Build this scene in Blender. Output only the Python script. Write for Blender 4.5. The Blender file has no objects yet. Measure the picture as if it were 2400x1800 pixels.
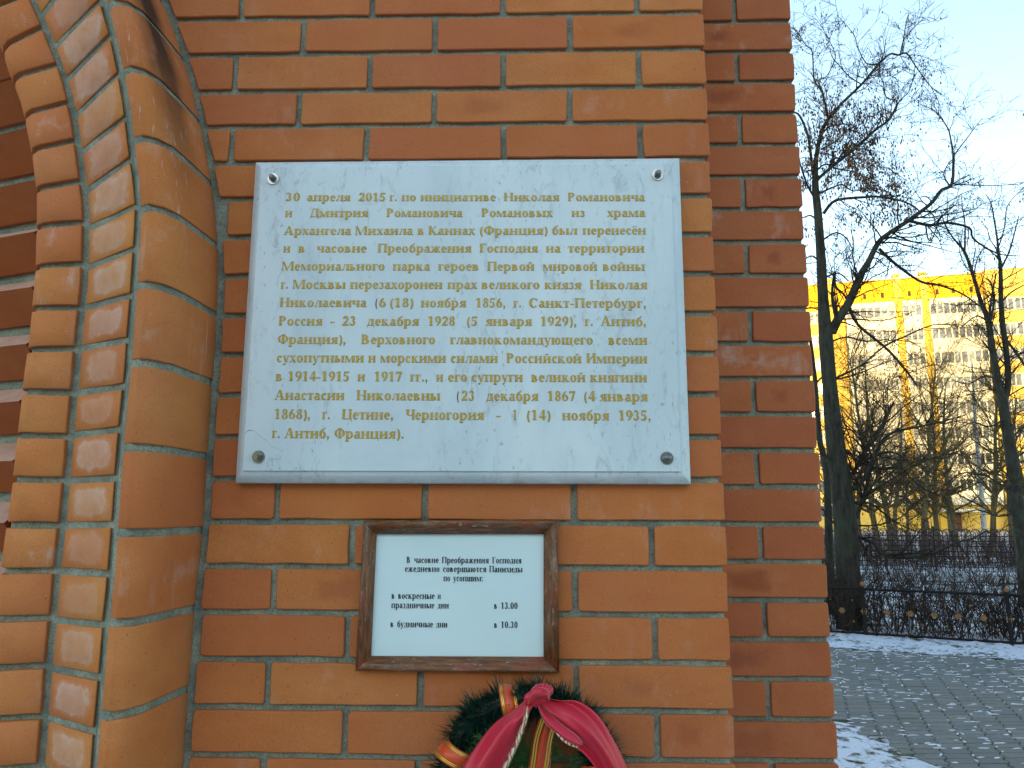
import bpy, math, random
import numpy as np
from mathutils import Vector, Matrix, Euler
random.seed(7); rng = np.random.default_rng(7)
sc = bpy.context.scene
COL = sc.collection
PI = math.pi

# ------------------------------------------------------------------ camera, sky, sun, exposure
CAMLOC = (-0.3288, -1.3536, 1.60)
EUL = (1.739182, -0.003313, 0.028319)
ZB = 2.56                                   # height of the topmost bed joint measured on the wall
cam = bpy.data.cameras.new("camera"); cam.lens = 27.0; cam.sensor_width = 36.0
cam.clip_start = 0.05; cam.clip_end = 3000
co = bpy.data.objects.new("camera", cam); COL.objects.link(co)
co.location = CAMLOC; co.rotation_euler = EUL; sc.camera = co
SUN_EL = math.radians(8.0); SUN_AZ = math.radians(190)     # azimuth measured from +Y clockwise
w = bpy.data.worlds.new("World"); sc.world = w; w.use_nodes = True
nt = w.node_tree; bg = nt.nodes["Background"]
sky = nt.nodes.new("ShaderNodeTexSky"); sky.sky_type = 'NISHITA'; sky.sun_disc = False
sky.sun_elevation = SUN_EL; sky.sun_rotation = SUN_AZ
sky.air_density = 1.0; sky.dust_density = 0.6; sky.ozone_density = 0.7
nt.links.new(sky.outputs[0], bg.inputs[0]); bg.inputs[1].default_value = 0.15
sl = bpy.data.lights.new("sun", 'SUN'); sl.energy = 2.1; sl.angle = math.radians(0.5); sl.color = (1.0, 0.72, 0.32)
so = bpy.data.objects.new("sun", sl); COL.objects.link(so)
sd = Vector((math.sin(SUN_AZ)*math.cos(SUN_EL), math.cos(SUN_AZ)*math.cos(SUN_EL), math.sin(SUN_EL)))
so.rotation_euler = (-sd).to_track_quat('-Z', 'Y').to_euler(); so.location = sd*50
vs = sc.view_settings; vs.view_transform = 'Standard'; vs.look = 'None'; vs.gamma = 1; vs.exposure = 2.0
sc.display_settings.display_device = 'sRGB'

CM = np.array(Euler(EUL).to_matrix()); CP = np.array(CAMLOC)
def at(u, v, Y=0.0):
    """point on the vertical plane y=Y seen at (u,v) of the 2400x1800 photograph (how measurements were taken)"""
    d = CM @ np.array([(u-1200)/1800., (900-v)/1800., -1.]); t = (Y-CP[1])/d[1]; return CP + t*d

# ------------------------------------------------------------------ helpers
class MB:
    def __init__(s): s.v = []; s.f = []; s.m = []
    def add(s, vs, fs, mi=0):
        o = len(s.v); s.v.extend([tuple(map(float, p)) for p in vs]); s.f.extend([tuple(i+o for i in f) for f in fs]); s.m.extend([mi]*len(fs)); return s
    def box(s, x0, x1, y0, y1, z0, z1, mi=0):
        s.add([(x0,y0,z0),(x1,y0,z0),(x1,y1,z0),(x0,y1,z0),(x0,y0,z1),(x1,y0,z1),(x1,y1,z1),(x0,y1,z1)],
              [(0,3,2,1),(4,5,6,7),(0,1,5,4),(1,2,6,5),(2,3,7,6),(3,0,4,7)], mi); return s
    def cyl(s, c, r, axis, l, n=16, r2=None, mi=0):
        r2 = r if r2 is None else r2; ax = Vector(axis).normalized(); a = ax.orthogonal().normalized(); b = ax.cross(a); c = Vector(c)
        P = []
        for k in range(n):
            t = 2*PI*k/n; P.append(c+(a*math.cos(t)+b*math.sin(t))*r)
        for k in range(n):
            t = 2*PI*k/n; P.append(c+ax*l+(a*math.cos(t)+b*math.sin(t))*r2)
        F = [(k, (k+1) % n, n+(k+1) % n, n+k) for k in range(n)]+[tuple(range(n-1, -1, -1)), tuple(range(n, 2*n))]
        s.add(P, F, mi); return s
    def tube(s, pts, rad, n=5, mi=0, cap=False):
        pts = [np.asarray(p, float) for p in pts]; L = len(pts); P = []
        if L < 2: return s
        pa = None
        for i in range(L):
            d = pts[min(i+1, L-1)]-pts[max(i-1, 0)]; d = d/(np.linalg.norm(d)+1e-12)
            if pa is None:
                h = np.array([0, 0, 1.]) if abs(d[2]) < .9 else np.array([1., 0, 0]); pa = np.cross(d, h)
            pa = pa-d*np.dot(pa, d); pa /= (np.linalg.norm(pa)+1e-12); pb = np.cross(d, pa)
            for k in range(n):
                t = 2*PI*k/n; P.append(pts[i]+(pa*math.cos(t)+pb*math.sin(t))*rad[i])
        F = [(i*n+k, i*n+(k+1) % n, (i+1)*n+(k+1) % n, (i+1)*n+k) for i in range(L-1) for k in range(n)]
        if cap: F += [tuple(range(n-1, -1, -1)), tuple((L-1)*n+k for k in range(n))]
        s.add(P, F, mi); return s
    def build(s, name, mats, parent=None, smooth=False, rel=None):
        me = bpy.data.meshes.new(name); v = s.v
        if rel is not None: v = [(p[0]-rel[0], p[1]-rel[1], p[2]-rel[2]) for p in v]
        me.from_pydata(v, [], s.f)
        if not isinstance(mats, (list, tuple)): mats = [mats]
        for m in mats: me.materials.append(m)
        if any(s.m): me.polygons.foreach_set("material_index", s.m)
        if smooth: me.polygons.foreach_set("use_smooth", [True]*len(me.polygons))
        me.update(); return link(name, me, parent, rel)
def link(name, me, parent=None, loc=None):
    o = bpy.data.objects.new(name, me); COL.objects.link(o)
    if loc is not None: o.location = loc
    if parent is not None:
        o.parent = parent; o.location = Vector(o.location)-wloc(parent)
    return o
def wloc(o):
    p = Vector(o.location)
    while o.parent is not None: o = o.parent; p = p+Vector(o.location)
    return p
def thing(name, label, cat, loc=(0, 0, 0), group=None):
    o = bpy.data.objects.new(name, None); COL.objects.link(o); o.location = loc; o.empty_display_size = .1
    o["label"] = label; o["category"] = cat
    if group: o["group"] = group
    return o
def tag(o, label=None, cat=None, kind=None, group=None):
    if label: o["label"] = label
    if cat: o["category"] = cat
    if kind: o["kind"] = kind
    if group: o["group"] = group
    return o
def copy_tree(o, parent=None):
    c = o.copy(); COL.objects.link(c)
    if parent is not None: c.parent = parent
    for ch in [x for x in o.children]: copy_tree(ch, c)
    return c

class N:
    """small node-graph helper"""
    def __init__(s, name, rough=.8, spec=.3):
        s.m = bpy.data.materials.new(name); s.m.use_nodes = True; s.t = s.m.node_tree; s.b = s.t.nodes["Principled BSDF"]
        s.b.inputs["Roughness"].default_value = rough; s.b.inputs["Specular IOR Level"].default_value = spec
    def n(s, typ, **kw):
        o = s.t.nodes.new(typ)
        for k, v in kw.items():
            if k.startswith("_"): setattr(o, k[1:], v)
            else: o.inputs[k.replace("__", " ")].default_value = v
        return o
    def l(s, a, b): s.t.links.new(a, b); return s
    def noise(s, scale, detail=4, rough=.6, vec=None, dist=0.):
        o = s.n("ShaderNodeTexNoise"); o.inputs["Scale"].default_value = scale; o.inputs["Detail"].default_value = detail
        o.inputs["Roughness"].default_value = rough; o.inputs["Distortion"].default_value = dist
        if vec is not None: s.l(vec, o.inputs["Vector"])
        return o.outputs["Fac"]
    def obj(s): return s.n("ShaderNodeTexCoord").outputs["Object"]
    def gen(s): return s.n("ShaderNodeTexCoord").outputs["Generated"]
    def pos(s): return s.n("ShaderNodeNewGeometry").outputs["Position"]
    def rnd(s): return s.n("ShaderNodeObjectInfo").outputs["Random"]
    def scl(s, vec, xyz):
        o = s.n("ShaderNodeMapping"); s.l(vec, o.inputs["Vector"]); o.inputs["Scale"].default_value = xyz; return o.outputs[0]
    def addv(s, a, b):
        o = s.n("ShaderNodeVectorMath", _operation='ADD'); s.l(a, o.inputs[0]); s.l(b, o.inputs[1]); return o.outputs[0]
    def ramp(s, fac, stops, interp='LINEAR'):
        o = s.n("ShaderNodeValToRGB"); s.l(fac, o.inputs[0]); r = o.color_ramp; r.interpolation = interp
        while len(r.elements) < len(stops): r.elements.new(.5)
        for e, (p, c) in zip(r.elements, stops):
            e.position = p; e.color = (c, c, c, 1) if not isinstance(c, (tuple, list)) else (*c, 1)
        return o.outputs[0]
    def mix(s, fac, a, b, mode='MIX'):
        o = s.n("ShaderNodeMix", _data_type='RGBA', _blend_type=mode)
        for sock, val in ((o.inputs[0], fac), (o.inputs[6], a), (o.inputs[7], b)):
            if isinstance(val, (int, float)): sock.default_value = val
            elif isinstance(val, (tuple, list)): sock.default_value = (*val, 1)
            else: s.l(val, sock)
        return o.outputs[2]
    def math(s, op, a, b=0.):
        o = s.n("ShaderNodeMath", _operation=op)
        for sock, val in ((o.inputs[0], a), (o.inputs[1], b)):
            if isinstance(val, (int, float)): sock.default_value = val
            else: s.l(val, sock)
        return o.outputs[0]
    def bump(s, h, strength=.3, dist=.001):
        o = s.n("ShaderNodeBump"); o.inputs["Strength"].default_value = strength; o.inputs["Distance"].default_value = dist
        s.l(h, o.inputs["Height"]); s.l(o.outputs[0], s.b.inputs["Normal"]); return s
    def col(s, c):
        if isinstance(c, (tuple, list)): s.b.inputs["Base Color"].default_value = (*c, 1)
        else: s.l(c, s.b.inputs["Base Color"])
        return s.m
    def rand3(s, k=37.):
        """a per-object offset vector so that no two pieces show the same stretch of noise"""
        c = s.n("ShaderNodeCombineXYZ"); r = s.rnd()
        s.l(s.math('MULTIPLY', r, k), c.inputs[0]); s.l(s.math('MULTIPLY', r, k*1.7), c.inputs[1]); s.l(s.math('MULTIPLY', r, k*.6), c.inputs[2])
        return c.outputs[0]

def brick_mat(name, a, b, c, bloom=0., bloom_center=False, burn=.35, soot=False, ledge_light=False):
    m = N(name, .78, .25); P = m.addv(m.pos(), m.rand3())
    base = m.ramp(m.rnd(), [(0, a), (.5, b), (1, c)])
    soft = m.noise(9, 2, .5, m.scl(P, (1, 1, 2.2)))
    base = m.mix(m.ramp(soft, [(.3, 0.), (.75, .55)]), base, tuple(x*y for x, y in zip(b, (.80, .70, .62))))
    yel = m.noise(6, 2, .5, m.scl(P, (1.4, 1, 1)))
    base = m.mix(m.ramp(yel, [(.45, 0.), (.8, .28)]), base, (b[0]*1.0, b[1]*1.35, b[2]*1.1))
    g = m.gen(); sx = m.n("ShaderNodeSeparateXYZ"); m.l(g, sx.inputs[0])
    # fired darker patch in the middle of some bricks
    dx = m.math('ABSOLUTE', m.math('SUBTRACT', sx.outputs[0], .4)); dz = m.math('ABSOLUTE', m.math('SUBTRACT', sx.outputs[2], .5))
    d = m.math('ADD', m.math('MAXIMUM', m.math('MULTIPLY', dx, 1.7), dz), m.math('MULTIPLY', m.noise(14, 4, .65, m.scl(P, (1, 1, .6))), .75))
    patch = m.ramp(d, [(.46, 1.), (.68, 0.)])
    some = m.ramp(m.math('FRACT', m.math('MULTIPLY', m.rnd(), 7.31)), [(.62 if name == 'pier_brick' else .78, 0.), (.70 if name == 'pier_brick' else .86, burn)])
    base = m.mix(m.math('MULTIPLY', patch, some), base, (b[0]*.5, b[1]*.38, b[2]*.45))
    fine = m.noise(420, 3, .7, P)
    big = m.noise(2.3, 2, .5, m.pos()); base = m.mix(m.ramp(big, [(.35, .28), (.6, 0.)]), base, (.40, .155, .085))
    pores = m.noise(230, 2, .6, m.addv(P, m.rand3(11.))); base = m.mix(m.ramp(pores, [(.27, .75), (.31, 0.)]), base, (.10, .035, .018))
    base = m.mix(m.ramp(fine, [(.3, .30), (.6, 0.)]), base, (a[0]*.45, a[1]*.4, a[2]*.4))
    specks = m.noise(160, 1, .5, P)
    base = m.mix(m.ramp(specks, [(.80, 0.), (.82, .5)]), base, (.6, .55, .42))
    # dirty edges towards the joints
    ed = m.math('MAXIMUM', m.math('ABSOLUTE', m.math('SUBTRACT', sx.outputs[0], .5)), m.math('ABSOLUTE', m.math('SUBTRACT', sx.outputs[2], .5)))
    edm = m.ramp(m.math('ADD', ed, m.math('MULTIPLY', m.math('SUBTRACT', m.noise(70, 3, .6, P), .5), .09)), [(.475, 0.), (.51, .30)])
    base = m.mix(edm, base, (.30, .17, .10))
    if bloom > 0:
        bn = m.noise(16, 4, .65, P); st = m.noise(10, 3, .6, m.scl(P, (3.5, 3.5, .7)))
        if bloom_center:
            ex = m.math('ABSOLUTE', m.math('SUBTRACT', sx.outputs[0], .5)); ez = m.math('ABSOLUTE', m.math('SUBTRACT', sx.outputs[2], .5))
            rr = m.math('POWER', m.math('ADD', m.math('POWER', ex, 5.), m.math('POWER', ez, 5.)), .2)
            rr = m.math('ADD', rr, m.math('MULTIPLY', m.math('SUBTRACT', m.noise(24, 4, .7, P), .5), .42))
            mk = m.ramp(rr, [(.03, bloom*.55), (.24, bloom*.72), (.31, bloom*.9), (.345, bloom*.35), (.42, 0.)])
            mk = m.math('MULTIPLY', mk, m.ramp(m.noise(30, 4, .7, P), [(.3, .45), (.6, 1.)]))
            fr = m.ramp(m.math('FRACT', m.math('MULTIPLY', m.rnd(), 3.7)), [(0., .35), (.6, 1.)])
            mk = m.math('MULTIPLY', mk, fr)
        else:
            mk = m.math('MULTIPLY', m.ramp(bn, [(.52, 0.), (.66, bloom)]), m.ramp(st, [(.42, 0.), (.62, 1.)]))
            fr = m.ramp(m.math('FRACT', m.math('MULTIPLY', m.rnd(), 5.13)), [(.35, 0.), (.7, 1.)])
            mk = m.math('MULTIPLY', mk, fr)
            if name == 'pier_brick':
                pz = m.n("ShaderNodeSeparateXYZ"); m.l(m.pos(), pz.inputs[0]); mk = m.math('MULTIPLY', mk, m.ramp(m.math('SUBTRACT', pz.outputs[2], 1.4), [(.15, .1), (.6, 1.)]))
        base = m.mix(mk, base, (.60, .47, .40))
    if soot:
        ps = m.n("ShaderNodeSeparateXYZ"); m.l(m.pos(), ps.inputs[0])
        # smoke stain down the round edge, strongest high up
        hz = m.ramp(m.math('MULTIPLY', m.math('SUBTRACT', ps.outputs[2], 2.12), 2.4), [(0., 0.), (.75, 1.)])
        yy = m.math('ABSOLUTE', m.math('ADD', ps.outputs[1], .105))
        ym = m.ramp(m.math('MULTIPLY', m.math('ADD', yy, m.math('MULTIPLY', m.math('SUBTRACT', m.noise(14, 4, .65, m.pos()), .5), .07)), 10.), [(.15, 1.), (.62, 0.)])
        base = m.mix(m.math('MULTIPLY', m.math('MULTIPLY', hz, ym), .92), base, (.025, .022, .018))
    if ledge_light:                                # skylight on the sloping ledges, painted into the colour by surface normal
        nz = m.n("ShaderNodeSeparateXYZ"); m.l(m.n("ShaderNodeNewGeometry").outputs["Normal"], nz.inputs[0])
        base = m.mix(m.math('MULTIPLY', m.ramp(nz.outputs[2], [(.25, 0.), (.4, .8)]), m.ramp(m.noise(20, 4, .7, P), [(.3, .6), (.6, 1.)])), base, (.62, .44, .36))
    if soot:
        dr = m.noise(1., 2, .5, m.scl(m.pos(), (150, 150, 2.2)), .0); dm = m.ramp(m.noise(4.5, 2, .5, m.pos()), [(.58, 0.), (.66, 1.)])
        base = m.mix(m.math('MULTIPLY', m.ramp(dr, [(.66, 0.), (.70, .55)]), dm), base, (.62, .55, .52))
    hb = m.math('ADD', m.math('MULTIPLY', fine, .6), m.noise(60, 3, .5, P))
    m.bump(hb, .6, .0016)
    m.l(m.ramp(soft, [(.2, .62), (.8, .85)]), m.b.inputs["Roughness"])
    return m.col(base)

BA, BB, BC = (.49, .145, .052), (.56, .185, .054), (.60, .232, .066)
M = {}
M['brick'] = brick_mat('facing_brick', BA, BB, BC, bloom=.16)
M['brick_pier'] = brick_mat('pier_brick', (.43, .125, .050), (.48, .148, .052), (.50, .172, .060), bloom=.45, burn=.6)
M['roll'] = brick_mat('moulded_brick', (.55, .175, .058), (.60, .215, .064), (.61, .24, .074), bloom=.35, burn=.1, soot=True)
M['flat'] = brick_mat('arch_header', (.58, .19, .055), (.66, .255, .066), (.63, .27, .078), bloom=.75, bloom_center=True, burn=0)
M['nose'] = brick_mat('bullnose_brick', (.57, .18, .058), (.64, .235, .066), (.64, .27, .074), bloom=.5, burn=.2)
M['niche'] = brick_mat('niche_brick', (.39, .105, .032), (.43, .125, .036), (.45, .14, .04), burn=.3, ledge_light=True)  # darker than the other bricks: shade of the niche put into the colour

def mortar_mat():
    m = N('mortar', .95, .15); P = m.pos()
    c = m.ramp(m.noise(26, 5, .7, P), [(.25, (.165, .205, .17)), (.5, (.28, .325, .265)), (.8, (.46, .50, .40))])
    c = m.mix(m.ramp(m.noise(9, 3, .6, m.scl(P, (.6, 1, 2))), [(.5, 0.), (.75, .6)]), c, (.085, .115, .12))
    c = m.mix(m.ramp(m.noise(300, 3, .8, P), [(.35, .65), (.5, 0.)]), c, (.06, .065, .055))
    c = m.mix(m.ramp(m.noise(130, 2, .6, P), [(.70, 0.), (.75, .7)]), c, (.5, .5, .44))
    m.bump(m.math('ADD', m.noise(220, 4, .75, P), m.math('MULTIPLY', m.noise(40, 3, .6, P), 2.)), .8, .003)
    return m.col(c)
M['mortar'] = mortar_mat()

def marble_mat():
    m = N('marble', .38, .4); P = m.pos()
    V = m.scl(P, (1., 1., .42))
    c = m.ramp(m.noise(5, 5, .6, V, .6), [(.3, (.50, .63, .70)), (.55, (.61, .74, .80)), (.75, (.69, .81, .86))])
    blot = m.noise(46, 5, .7, V, .8); big = m.noise(8, 3, .6, V)
    k = m.math('MULTIPLY', m.ramp(blot, [(.54, 0.), (.70, .52)]), m.ramp(big, [(.40, .2), (.58, 1.)]))
    c = m.mix(k, c, (.25, .31, .35))
    c = m.mix(m.math('MULTIPLY', m.ramp(m.noise(150, 3, .6, V), [(.62, 0.), (.70, .7)]), m.ramp(big, [(.4, .1), (.6, 1.)])), c, (.22, .29, .34))
    st = m.noise(30, 3, .6, m.scl(P, (1, 1, .06)))
    c = m.mix(m.ramp(st, [(.58, 0.), (.8, .25)]), c, (.42, .50, .58))
    sx = m.n("ShaderNodeSeparateXYZ"); m.l(P, sx.inputs[0])
    low = m.ramp(m.math('MULTIPLY', m.math('SUBTRACT', 1.668, sx.outputs[2]), 40.), [(0., 0.), (1., 1.)])
    c = m.mix(m.math('MULTIPLY', low, m.ramp(m.noise(30, 4, .7, m.scl(P, (.6, 1, 1))), [(.4, .1), (.65, .8)])), c, (.20, .15, .11))
    m.bump(m.noise(300, 2, .6, P), .06, .0005)
    return m.col(c)
M['marble'] = marble_mat()
def gold_paint():
    m = N('gold_paint', .5, .5); P = m.pos()
    c = m.ramp(m.noise(260, 3, .7, P), [(.3, (.30, .21, .03)), (.5, (.50, .35, .04)), (.72, (.68, .50, .09))])
    m.b.inputs['Metallic'].default_value = .15
    return m.col(c)
M['gold'] = gold_paint()
m = N('engraved_edge', .7, .3); M['engrave'] = m.col((.17, .13, .05))
def metal(name, c, r):
    m = N(name, r, .5); m.b.inputs['Metallic'].default_value = 1.
    return m.col(m.mix(m.ramp(m.noise(120, 4, .7, m.obj()), [(.4, 0.), (.7, .7)]), c, tuple(x*.35 for x in c)))
M['zinc'] = metal('zinc_plated_steel', (.62, .66, .68), .38)
M['dark_zinc'] = metal('weathered_steel', (.22, .24, .25), .45)
M['mid_zinc'] = metal('dull_zinc', (.30, .33, .34), .3)
def wood_mat():
    m = N('varnished_wood', .42, .45); P = m.obj()
    g = m.noise(28, 5, .65, m.scl(P, (1.0, 6, 9)), .4)
    c = m.ramp(g, [(.3, (.065, .025, .010)), (.5, (.16, .065, .024)), (.72, (.30, .135, .05))])
    gr = m.noise(22, 5, .75, m.scl(P, (1.2, 6, 6)))
    c = m.mix(m.ramp(gr, [(.54, 0.), (.64, .5)]), c, (.24, .25, .25))
    c = m.mix(m.ramp(m.noise(90, 4, .7, m.scl(P, (1, 3, 3))), [(.64, 0.), (.68, .7)]), c, (.5, .47, .42))
    c = m.mix(m.ramp(m.noise(12, 3, .6, P), [(.55, 0.), (.72, .6)]), c, (.30, .055, .02))
    m.bump(g, .4, .001); return m.col(c)
M['wood'] = wood_mat()
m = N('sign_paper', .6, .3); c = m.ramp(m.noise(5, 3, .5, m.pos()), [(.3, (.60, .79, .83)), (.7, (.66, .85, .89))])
c = m.mix(m.ramp(m.noise(900, 2, .6, m.pos()), [(.35, .05), (.5, 0.)]), c, (.4, .5, .55)); M['paper'] = m.col(c)
m = N('black_ink', .6, .3); M['ink'] = m.col((.014, .016, .022))

# ------------------------------------------------------------------ measurements of the wall (beds = horizontal joints)
bed_r = [(1652,26),(1655.5,110.7),(1657.7,199.4),(1660.4,284.3),(1663,371.6),(1665.5,458.5),(1666.8,548),(1671,640),(1675,733),(1677.7,828.7),(1682,925.8),(1686.6,1025.3),(1690,1125.7),(1696.4,1228.8),(1700.4,1334.6),(1706,1445.8),(1713.3,1560.2),(1718.7,1672.8),(1724,1788)]
bed_l = [(438,46),(441,131),(463,216),(482,297.5),(498,382),(583,465),(583,557),(583,648),(583,740),(583,831),(583,924.4),(583,1022),(590,1121),(590,1221.5),(590,1326),(600,1432.7),(600,1542),(600,1655),(600,1769)]
S1 = [(360,-90),(381,0),(404,49),(431,133),(456,217),(473,296),(491,380),(502,450),(510,531),(513,586),(513.5,667),(510,748),(506,830),(499,905),(494,981),(488,1063),(484,1144),(479,1225),(472,1307),(464,1350),(458,1431),(450,1540),(443.5,1621),(434,1757)]
S2 = [(205,-80),(236,0),(260,81),(277,163),(292,244),(301,325),(312,407),(319,450),(320,504),(317,558),(312,640),(308,694),(301,775),(296,857),(289,927),(281,1008),(274,1090),(268.5,1171),(263,1253),(252,1390),(244,1458),(236,1567),(229,1648),(221,1730),(217,1800)]
S3 = [(40,-80),(76,0),(100,54),(122,108),(144,163),(160,217),(174,285),(184,353),(194,434),(199,460),(201,504),(199,586),(198,653),(191,721),(184,775),(179,857),(171,941),(165,1008),(159,1090),(150.5,1171),(142,1253),(133,1334),(131,1370),(122,1458),(114,1540),(107,1648),(98,1757)]
S4 = [(-60,0),(-28,60),(0,117),(16,174),(41,231),(57,293),(73,374),(80,434),(83,477),(81,558),(79,640),(70.5,735),(61,830),(53,884),(49,922),(38,1017),(27,1117),(13.6,1220),(5,1280),(-2,1334),(-18,1450),(-40,1640),(-60,1800)]
def seam(pts, Y):
    w = np.array([at(u, v, Y) for u, v in pts]); o = np.argsort(w[:, 2]); z, x = w[o, 2], w[o, 0]
    sl0 = (x[3]-x[0])/(z[3]-z[0]); sl1 = (x[-1]-x[-4])/(z[-1]-z[-4])
    def f(q):
        if q < z[0]: return x[0]+sl0*.3*(q-z[0])
        if q > z[-1]: return x[-1]+sl1*(q-z[-1])
        return float(np.interp(q, z, x))
    return f
D2, D3, D4 = .150, .080, .055
X1 = seam(S1, 0.); X2 = seam(S2, -D2); X3 = seam(S3, -D3); X4 = seam(S4, -D4)

beds = [ (at(*a)[2]+at(*b)[2])/2 for a, b in zip(bed_r, bed_l)]
H = .0752
top = list(np.arange(1, 9)*H+beds[0])[::-1]; zb = top+beds; k = 1
while zb[-1] > .02: zb.append(zb[-1]-H)
zb[-1] = max(zb[-1], 0.)
J0 = 8                                       # index of measured bed 0 in zb

def brick_mesh(x0b, x0t, x1b, x1t, z0, z1, yf, depth, mb=None, jit=.0006, ch=.0016):
    """one brick: uneven outline, bevelled arris, solid body; front face looks to -y"""
    mb = mb or MB()
    pts = []
    def seg(a, b, n):
        for i in range(n):
            t = i/n; pts.append([a[0]+(b[0]-a[0])*t, a[1]+(b[1]-a[1])*t])
    r = min(.003, (z1-z0)*.1); nx = 5 if (x1b-x0b) > .15 else 3
    A = (x0b+r, z0); B = (x1b-r, z0); C = (x1b, z0+r); Dd = (x1t, z1-r); E_ = (x1t-r, z1); F_ = (x0t+r, z1); G = (x0t, z1-r); Hh = (x0b, z0+r)
    seg(A, B, nx); seg(B, C, 1); seg(C, Dd, 2); seg(Dd, E_, 1); seg(E_, F_, nx); seg(F_, G, 1); seg(G, Hh, 2); seg(Hh, A, 1)
    for p in pts: p[0] += random.gauss(0, jit); p[1] += random.gauss(0, jit)
    n = len(pts); cx = sum(p[0] for p in pts)/n; cz = sum(p[1] for p in pts)/n
    V = []
    for p in pts:
        dx, dz = cx-p[0], cz-p[1]; V.append((p[0]+math.copysign(min(ch, abs(dx)), dx)*min(1, abs(dx)/.01), yf, p[1]+math.copysign(min(ch, abs(dz)), dz)*min(1, abs(dz)/.01)))
    for p in pts: V.append((p[0], yf+ch, p[1]))
    for p in pts: V.append((p[0], yf+depth, p[1]))
    F = [tuple(range(n))]
    for a in (0, n):
        F += [(a+i, a+n+i, a+n+(i+1) % n, a+(i+1) % n) for i in range(n)]
    mb.add(V, F); return mb

chapel = thing('chapel', 'orange brick chapel corner with arched portal, carrying the white marble memorial plaque', 'chapel', (-2.0, .3, 0))
G_ = .0052                                   # half a joint
RECESS = .008
# front wall between portal and corner
lower = MB(); upper = MB()
for i in range(len(zb)-1):
    z1, z0 = zb[i]-G_, zb[i+1]+G_
    if z1-z0 < .02: continue
    j = i-J0; even = (j % 2 == 0)
    xs = [0.]
    x = -.26 if even else -.1266
    while x > -1.2: xs.append(x+(random.uniform(-.002, .002))); x -= .26
    for a in range(len(xs)-1):
        xr = xs[a]-(G_ if a else random.uniform(-.001, .001)); xl = xs[a+1]+G_
        s0, s1 = X1(z0)+.0085, X1(z1)+.0085
        lb, lt = max(xl, s0), max(xl, s1)
        if xr-max(lb, lt) < .012: continue
        yf = random.uniform(-.0012, .0012); depth = .24 if a == 0 else .10
        visible = (-1 <= j <= 19)
        if visible:
            brick_mesh(lb, lt, xr, xr, z0, z1, yf, depth).build('brick', M['brick'], chapel, rel=((lb+xr)/2, 0, (z0+z1)/2))
        else:
            brick_mesh(lb, lt, xr, xr, z0, z1, yf, depth, mb=(lower if j > 0 else upper))
        if lb > xl+.001 or lt > xl+.001: break
# recessed pier at the right
BR_OFF = .15155
pier_beds = [2.56+BR_OFF-.0752467*k for k in range(-8, 60)]
side = MB()
for k in range(len(pier_beds)-1):
    z1, z0 = pier_beds[k]-G_, max(pier_beds[k+1]+G_, .0)
    if z1-z0 < .03: continue
    kk = k-8
    spl = [(-.02, .26)] if kk % 2 == 0 else [(-.02, .1315), (.1315, .26)]
    for a, (xa, xb) in enumerate(spl):
        xl = xa+(G_ if a else 0); xr = xb-(G_ if xb < .2 else random.uniform(0, .003)); yf = .25+random.uniform(-.001, .001)
        dep = .12 if kk % 2 == 0 else .25
        if xb < .2: dep = .06
        if -3 <= kk <= 23:
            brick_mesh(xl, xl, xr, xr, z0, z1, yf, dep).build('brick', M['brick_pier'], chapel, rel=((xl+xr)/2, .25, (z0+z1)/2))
        else: brick_mesh(xl, xl, xr, xr, z0, z1, yf, dep, mb=side)
    # flank of the pier going back, seen only from the side
    y = .25+(.12 if kk % 2 == 0 else .25)+.0104
    while y < 4.0:
        side.box(.15, .26+random.uniform(-.001, .001), y, y+.2496, z0, z1); y += .26
tag(side.build('brick_courses', M['brick_pier'], chapel), kind='stuff')
for nm, mbb in (('brick_courses', lower), ('brick_courses', upper)):
    tag(mbb.build(nm, M['brick'], chapel), kind='stuff')
# mortar beds: a body slightly behind the brick faces
mo = MB(); zz = np.linspace(0, zb[0]-.01, 70)
V = []; F = []
for z in zz: V += [(X1(z)-.03, RECESS, z), (-RECESS*.8, RECESS, z), (-RECESS*.8, .30, z)]
for i in range(len(zz)-1):
    a = 3*i; F += [(a, a+1, a+4, a+3), (a+1, a+2, a+5, a+4)]
mo.add(V, F)
mo.add([(-.03, .25+RECESS, 0), (.26-RECESS*.8, .25+RECESS, 0), (.26-RECESS*.8, .25+RECESS, 3.2), (-.03, .25+RECESS, 3.2), (.26-RECESS*.8, 4.0, 0), (.26-RECESS*.8, 4.0, 3.2)],
       [(0, 1, 2, 3), (1, 4, 5, 2)])
mo.build('mortar', M['mortar'], chapel)
core = MB(); core.box(-6.0, .20, .40, 4.05, 0, 6.5); core.box(-6.0, .26, .20, 4.06, 3.2, 6.5); core.box(-6.0, 0, .0, .19, 3.2, 6.5)
core.build('wall', M['brick'], chapel)

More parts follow.
